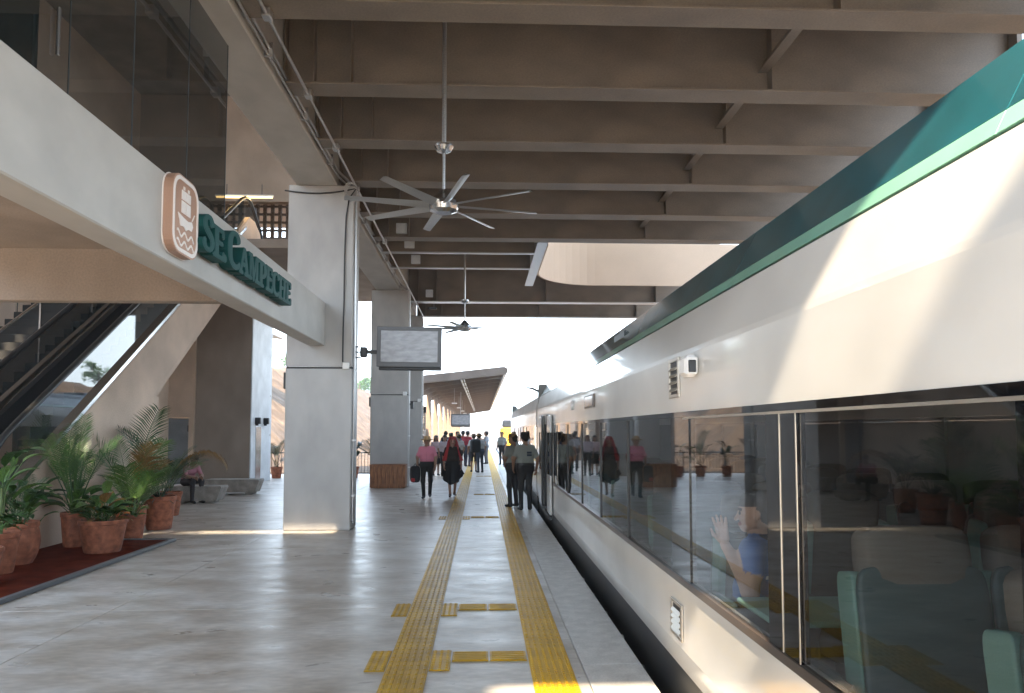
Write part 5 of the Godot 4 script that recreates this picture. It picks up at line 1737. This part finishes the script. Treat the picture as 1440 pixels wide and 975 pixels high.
func build_people() -> void:
	var khaki := Color(0.25, 0.27, 0.25)
	var dark := Color(0.02, 0.02, 0.024)
	# two guards close to the train
	var g := person("guard in pale grey shirt and dark cap seen from behind, nearest the train door", 0.97, 17.35, 0.25, {"h": 1.74, "top": khaki, "bot": dark, "hat": "cap", "belt": true, "wide": 1.12, "arm_l": [Vector3(-0.28, 1.13, 0.03), Vector3(-0.24, 0.93, -0.12)], "arm_r": [Vector3(0.28, 1.13, 0.05), Vector3(0.27, 0.9, -0.02)]})
	for k in 2:
		put("back_patch", one(0.0, 0.11, 1.27 - k * 0.055, 1.315 - k * 0.055, 0, 0.006), M.navy, g, Vector3(0.0, 0, 0.142))
	put("sleeve_patch", one(-0.256, -0.25, 1.27, 1.33, -0.03, 0.03), M.print_white, g)
	var gb := person("guard in grey shirt and khaki cap turned towards the platform, hands clasped", 0.72, 18.1, 0.75, {"h": 1.7, "top": khaki * 0.92, "bot": dark, "hat": "cap", "hat_mat": "cap_khaki", "belt": true, "wide": 1.08, "look": 0.5, "arm_l": [Vector3(-0.27, 1.14, 0.0), Vector3(-0.06, 1.0, -0.2)], "arm_r": [Vector3(0.27, 1.14, 0.0), Vector3(0.08, 0.99, -0.2)]})
	put("sleeve_patch", one(0.25, 0.256, 1.25, 1.31, -0.03, 0.03), M.print_white, gb)
	person("guard in khaki shirt standing alone far along the platform edge", 1.03, 39.9, 2.6, {"h": 1.7, "top": khaki, "bot": dark, "hat": "cap", "hat_mat": "cap_khaki", "belt": true, "wide": 1.05, "cell": 0.03})
	# the two walking towards the camera
	var pm := person("man in pink shirt and straw hat walking towards the camera", -1.46, 20.5, PI - 0.05, {"h": 1.62, "top": Color(0.62, 0.2, 0.27), "bot": Color(0.008, 0.008, 0.01), "hat": "straw", "walk": 0.5, "wide": 1.06, "shoe": Color(0.05, 0.05, 0.06), "arm_r": [Vector3(0.27, 1.13, 0.04), Vector3(0.26, 0.88, 0.0)]})
	var bt := MB.new()
	for k in 5:
		bt.prism(PackedVector2Array([Vector2(1.21 - k * 0.055, -0.006), Vector2(1.222 - k * 0.055, -0.006), Vector2(1.222 - k * 0.055, 0.006), Vector2(1.21 - k * 0.055, 0.006)]), Vector3(0, 0, -0.122), Vector3.UP, Vector3.RIGHT, Vector3(0, 0, -0.004))
	put("shirt_buttons", bt, M.black, pm)
	var bag := thing("shoulder_bag", "black bag with a red end carried by the man in pink", "bag", P(-1.76, 0.42, 20.4), 0.3)
	var bm := MB.new()
	bm.soft(Vector3(-0.13, 0, -0.11), Vector3(0.13, 0.44, 0.11), 0.5)
	put("bag_body", bm, M.cloth_black, bag)
	var rm := MB.new()
	rm.bevel(Vector3(-0.125, 0.03, 0.06), Vector3(-0.02, 0.13, 0.115), 0.02)
	put("red_end", rm, M.cloth_red, bag)
	var sm := MB.new()
	sm.tube([Vector3(-0.06, 0.4, 0), Vector3(0.0, 0.5, 0), Vector3(0.06, 0.4, 0)], 0.012, 6)
	put("strap", sm, M.cloth_black, bag)
	var wm := person("woman with a red shawl over her head and a black uneven skirt", -0.8, 20.9, PI + 0.12, {"h": 1.6, "top": Color(0.025, 0.016, 0.014), "bot": Color(0.01, 0.01, 0.012), "skin": Color(0.36, 0.21, 0.15), "style": "long", "hair": Color(0.3, 0.03, 0.035), "bare_legs": true, "walk": 0.45, "skirt": [0.36, 0.31, 0.5], "shoe": Color(0.16, 0.13, 0.12)})
	var shw := MB.new()
	var rows := 9
	var cols := 22
	var sf := func(i: int, j: int) -> Vector3:
		# draped hood: from the brow round the back of the head and down over both shoulders
		var s := float(j) / rows
		var a := lerpf(-2.45, 2.45, float(i) / cols)
		var r := lerpf(0.118, 0.25, pow(s, 1.3)) * (1.0 + 0.06 * s * sin(a * 7.0))
		var y := 1.63 - s * 0.66
		if s < 0.12: r = 0.075 + 0.3 * s
		return Vector3(sin(a) * r * (1.0 + 0.15 * s), y, cos(a) * r * lerpf(1.0, 0.75, s) + 0.015)
	for j in rows:
		for i in cols:
			shw.quad(sf.call(i, j + 1), sf.call(i + 1, j + 1), sf.call(i + 1, j), sf.call(i, j))
	put("shawl", shw, M.cloth_red, wm)
	# the crowd behind them
	var crowd := [
		[-1.82, 30.6, PI + 0.4, "woman in white and pink top with a black skirt at the crowd's left edge", {"h": 1.58, "top": Color(0.55, 0.4, 0.4), "bot": dark, "style": "long", "bare_legs": true, "skirt": [0.5, 0.27, 0.05]}],
		[-1.45, 30.0, PI + 0.2, "woman in a pale lilac blouse behind the red shawl", {"h": 1.6, "top": Color(0.5, 0.42, 0.45), "bot": dark, "style": "long", "wide": 1.1}],
		[-1.7, 36.0, 0.3, "tall dark-haired person in dark clothes at the back of the crowd", {"h": 1.74, "top": Color(0.04, 0.05, 0.07), "bot": dark}],
		[-1.2, 37.5, 2.5, "person in dark blue shirt at the back of the crowd", {"h": 1.72, "top": Color(0.03, 0.05, 0.1), "bot": dark}],
		[-0.95, 38.4, 0.0, "person in bright red shirt standing behind the crowd", {"h": 1.76, "top": Color(0.5, 0.03, 0.04), "bot": dark}],
		[-0.7, 38.0, -0.6, "second person in red, right of the first at the back", {"h": 1.74, "top": Color(0.42, 0.035, 0.05), "bot": Color(0.05, 0.05, 0.08)}],
		[-0.95, 31.6, 0.6, "person in dark vest and brown hat with white sleeves", {"h": 1.62, "top": Color(0.4, 0.38, 0.36), "bot": dark, "hat": "straw", "hat_mat": "cap_khaki"}],
		[-0.36, 33.2, 0.2, "person in white shirt and black shorts with bare calves", {"h": 1.62, "top": Color(0.5, 0.48, 0.46), "bot": dark, "bare_legs": true, "shorts": true, "hat": "straw", "hat_mat": "cap_khaki", "wide": 1.08}],
		[-0.08, 32.6, 0.5, "person with straw hat and large black shoulder pack", {"h": 1.64, "top": Color(0.4, 0.4, 0.4), "bot": Color(0.03, 0.04, 0.07), "hat": "straw", "lean": 0.18, "wide": 1.1}],
		[0.22, 41.0, 1.2, "man in grey shirt and trousers pointing, at the crowd's right edge", {"h": 1.72, "top": Color(0.2, 0.21, 0.22), "bot": Color(0.09, 0.09, 0.1), "arm_r": [Vector3(0.3, 1.25, -0.12), Vector3(0.32, 1.3, -0.38)]}],
		[-1.35, 33.5, 0.1, "person in black cap and grey top inside the crowd", {"h": 1.66, "top": Color(0.3, 0.29, 0.3), "bot": dark, "hat": "cap"}],
	]
	for c in crowd:
		var o: Dictionary = c[4]
		o.cell = 0.026
		o.group = "crowd at the far end of the platform"
		person(c[3], c[0], c[1], c[2], o)
	var bp := thing("backpack", "large black pack hanging from the straw-hatted person's shoulder", "bag", P(-0.28, 0.85, 32.4), 0.4)
	var pk := MB.new()
	pk.soft(Vector3(-0.21, 0, -0.17), Vector3(0.21, 0.58, 0.17), 0.5)
	put("pack_body", pk, M.cloth_black, bp)
	var ps := MB.new()
	ps.tube([Vector3(-0.1, 0.5, 0.1), Vector3(0.08, 0.6, 0.02), Vector3(0.16, 0.5, -0.1)], 0.02, 6)
	put("strap", ps, M.cloth_black, bp)
	seated_person()
	passenger()

func seated_person() -> void:
	var t := thing("person", "person in pink top sitting hunched on the stone bench behind the palms", "person", P(-7.3, 0.43, 19.45), PI + 0.9, "people on the platform")
	var pal := [Color(0.3, 0.17, 0.11), Color(0.015, 0.012, 0.01), Color(0.02, 0.015, 0.012), Color(0.28, 0.1, 0.08), Color(0.42, 0.17, 0.2), Color(0.03, 0.022, 0.02), Color(0.02, 0.02, 0.02)]
	var B := [
		[Vector3(-0.08, 0.09, 0), Vector3(0.08, 0.09, 0), 0.1, 0.1, 5],
		[Vector3(-0.07, 0.22, -0.03), Vector3(0.07, 0.22, -0.03), 0.1, 0.1, 4],
		[Vector3(-0.08, 0.36, -0.1), Vector3(0.08, 0.36, -0.1), 0.1, 0.1, 4],
		[Vector3(-0.13, 0.46, -0.16), Vector3(0.13, 0.46, -0.16), 0.065, 0.065, 4],
		[Vector3(0, 0.48, -0.17), Vector3(0, 0.55, -0.24), 0.052, 0.05, 0],
	]
	for s in [-1.0, 1.0]:
		B.append([Vector3(s * 0.09, 0.1, -0.02), Vector3(s * 0.12, 0.12, -0.42), 0.085, 0.062, 5])
		B.append([Vector3(s * 0.12, 0.1, -0.42), Vector3(s * 0.11, -0.32, -0.4), 0.06, 0.045, 5])
		B.append([Vector3(s * 0.11, -0.37, -0.38), Vector3(s * 0.12, -0.385, -0.55), 0.036, 0.032, 6])
		B.append([Vector3(s * 0.17, 0.45, -0.16), Vector3(s * 0.2, 0.24, -0.28), 0.052, 0.044, 4])
		B.append([Vector3(s * 0.2, 0.24, -0.28), Vector3(s * 0.07, 0.21, -0.46), 0.04, 0.03, 0])
	var body := MB.new()
	add_sdf(body, sdf(B, 0.02, 0.045), pal)
	add_sdf(body, head_sdf("short", 0.0085), pal, Transform3D(Basis(Vector3.RIGHT, -0.5), Vector3(0, 0.62, -0.29)))
	for s in [-1.0, 1.0]:
		add_sdf(body, hand_sdf(0.45, 0.0075), pal, Transform3D(Basis(Vector3(-1, 0, 0), 0.0) * Basis(Vector3.RIGHT, 1.3), Vector3(s * 0.07, 0.21, -0.46)))
	put("body", body, M.body, t, Vector3.ZERO, true)

# the passenger at the window: sits facing the camera, turned to the glass, forearm up and hand raised flat
func passenger() -> void:
	var t := thing("person", "passenger in blue printed shirt raising a hand behind the train window", "person", P(1.71, 0.61, 4.7))
	var skin := Color(0.5, 0.32, 0.23)
	var blue := Color(0.05, 0.15, 0.42)
	var pal := [skin, Color(0.07, 0.065, 0.065), Color(0.03, 0.02, 0.02), Color(0.34, 0.13, 0.11), blue, Color(0.03, 0.03, 0.04), Color(0.02, 0.02, 0.02)]
	var body := MB.new()
	# local axes: +z to the camera, -x to the window
	var B := [
		[Vector3(-0.08, 0.08, 0.0), Vector3(0.1, 0.08, -0.02), 0.115, 0.115, 5],
		[Vector3(-0.06, 0.22, 0.0), Vector3(0.08, 0.22, -0.03), 0.115, 0.115, 4],
		[Vector3(-0.06, 0.36, 0.03), Vector3(0.08, 0.36, -0.06), 0.115, 0.115, 4],
		[Vector3(-0.09, 0.48, 0.1), Vector3(0.08, 0.48, -0.13), 0.07, 0.07, 4],
		[Vector3(-0.01, 0.5, 0.0), Vector3(-0.03, 0.58, 0.0), 0.056, 0.054, 0],
		[Vector3(-0.1, 0.1, 0.0), Vector3(-0.13, 0.1, 0.36), 0.085, 0.065, 5],
		[Vector3(0.12, 0.1, -0.02), Vector3(0.13, 0.1, 0.36), 0.085, 0.065, 5],
		[Vector3(-0.13, 0.08, 0.36), Vector3(-0.12, -0.36, 0.34), 0.06, 0.045, 5],
		[Vector3(0.13, 0.08, 0.36), Vector3(0.13, -0.36, 0.34), 0.06, 0.045, 5],
		[Vector3(-0.12, -0.41, 0.34), Vector3(-0.13, -0.42, 0.48), 0.036, 0.032, 6],
		[Vector3(0.13, -0.41, 0.34), Vector3(0.14, -0.42, 0.48), 0.036, 0.032, 6],
		# near arm: shoulder to elbow on the sill, forearm up
		[Vector3(-0.1, 0.47, 0.12), Vector3(-0.11, 0.36, 0.17), 0.06, 0.056, 4],
		[Vector3(-0.11, 0.36, 0.17), Vector3(-0.14, 0.24, 0.2), 0.05, 0.044, 0],
		[Vector3(-0.14, 0.24, 0.2), Vector3(-0.23, 0.5, 0.02), 0.045, 0.03, 0],
		# far arm resting
		[Vector3(0.08, 0.47, -0.16), Vector3(0.1, 0.3, -0.18), 0.056, 0.05, 4],
		[Vector3(0.1, 0.3, -0.18), Vector3(-0.1, 0.25, -0.12), 0.044, 0.034, 0],
	]
	add_sdf(body, sdf(B, 0.0125, 0.045), pal)
	# head in profile, looking to the window and a little down the platform
	add_sdf(body, head_sdf("short", 0.0045), pal, Transform3D(Basis(Vector3.UP, PI * 0.5 - 0.12) * Basis(Vector3.RIGHT, -0.05), Vector3(-0.04, 0.67, 0.0)))
	var up := (Vector3(-0.23, 0.5, 0.02) - Vector3(-0.14, 0.24, 0.2)).normalized().lerp(Vector3.UP, 0.6).normalized()
	var zz := Vector3(0.75, 0, 0.65).normalized()
	var xx := (-up).cross(zz).normalized()
	zz = xx.cross(-up).normalized()
	add_sdf(body, hand_sdf(0.06, 0.004), pal, Transform3D(Basis(xx, -up, zz), Vector3(-0.23, 0.505, 0.02)))
	put("body", body, M.body, t, Vector3.ZERO, true)
	var col := MB.new()
	col.lathe([Vector2(0.07, 0.52), Vector2(0.078, 0.545), Vector2(0.068, 0.56)], 16, Vector3(-0.015, 0, 0))
	put("collar", col, M.navy, t)
	for q in [[-0.07, 0.36, 0.05, 0.06], [0.0, 0.3, 0.04, 0.04], [-0.1, 0.27, 0.04, 0.035], [0.03, 0.41, 0.03, 0.03]]:
		var pr := MB.new()
		pr.prism(PackedVector2Array([Vector2(-q[2] / 2, 0), Vector2(q[2] / 2, 0), Vector2(q[2] / 2 * 0.8, q[3]), Vector2(0, q[3] * 1.2), Vector2(-q[2] / 2 * 0.8, q[3])]), Vector3(q[0], q[1], 0.15 - 0.5 * (q[0] + 0.07)), Vector3(0.9, 0, -0.43), Vector3.UP, Vector3(0.002, 0, 0.004))
		put("shirt_print", pr, M.print_white, t)
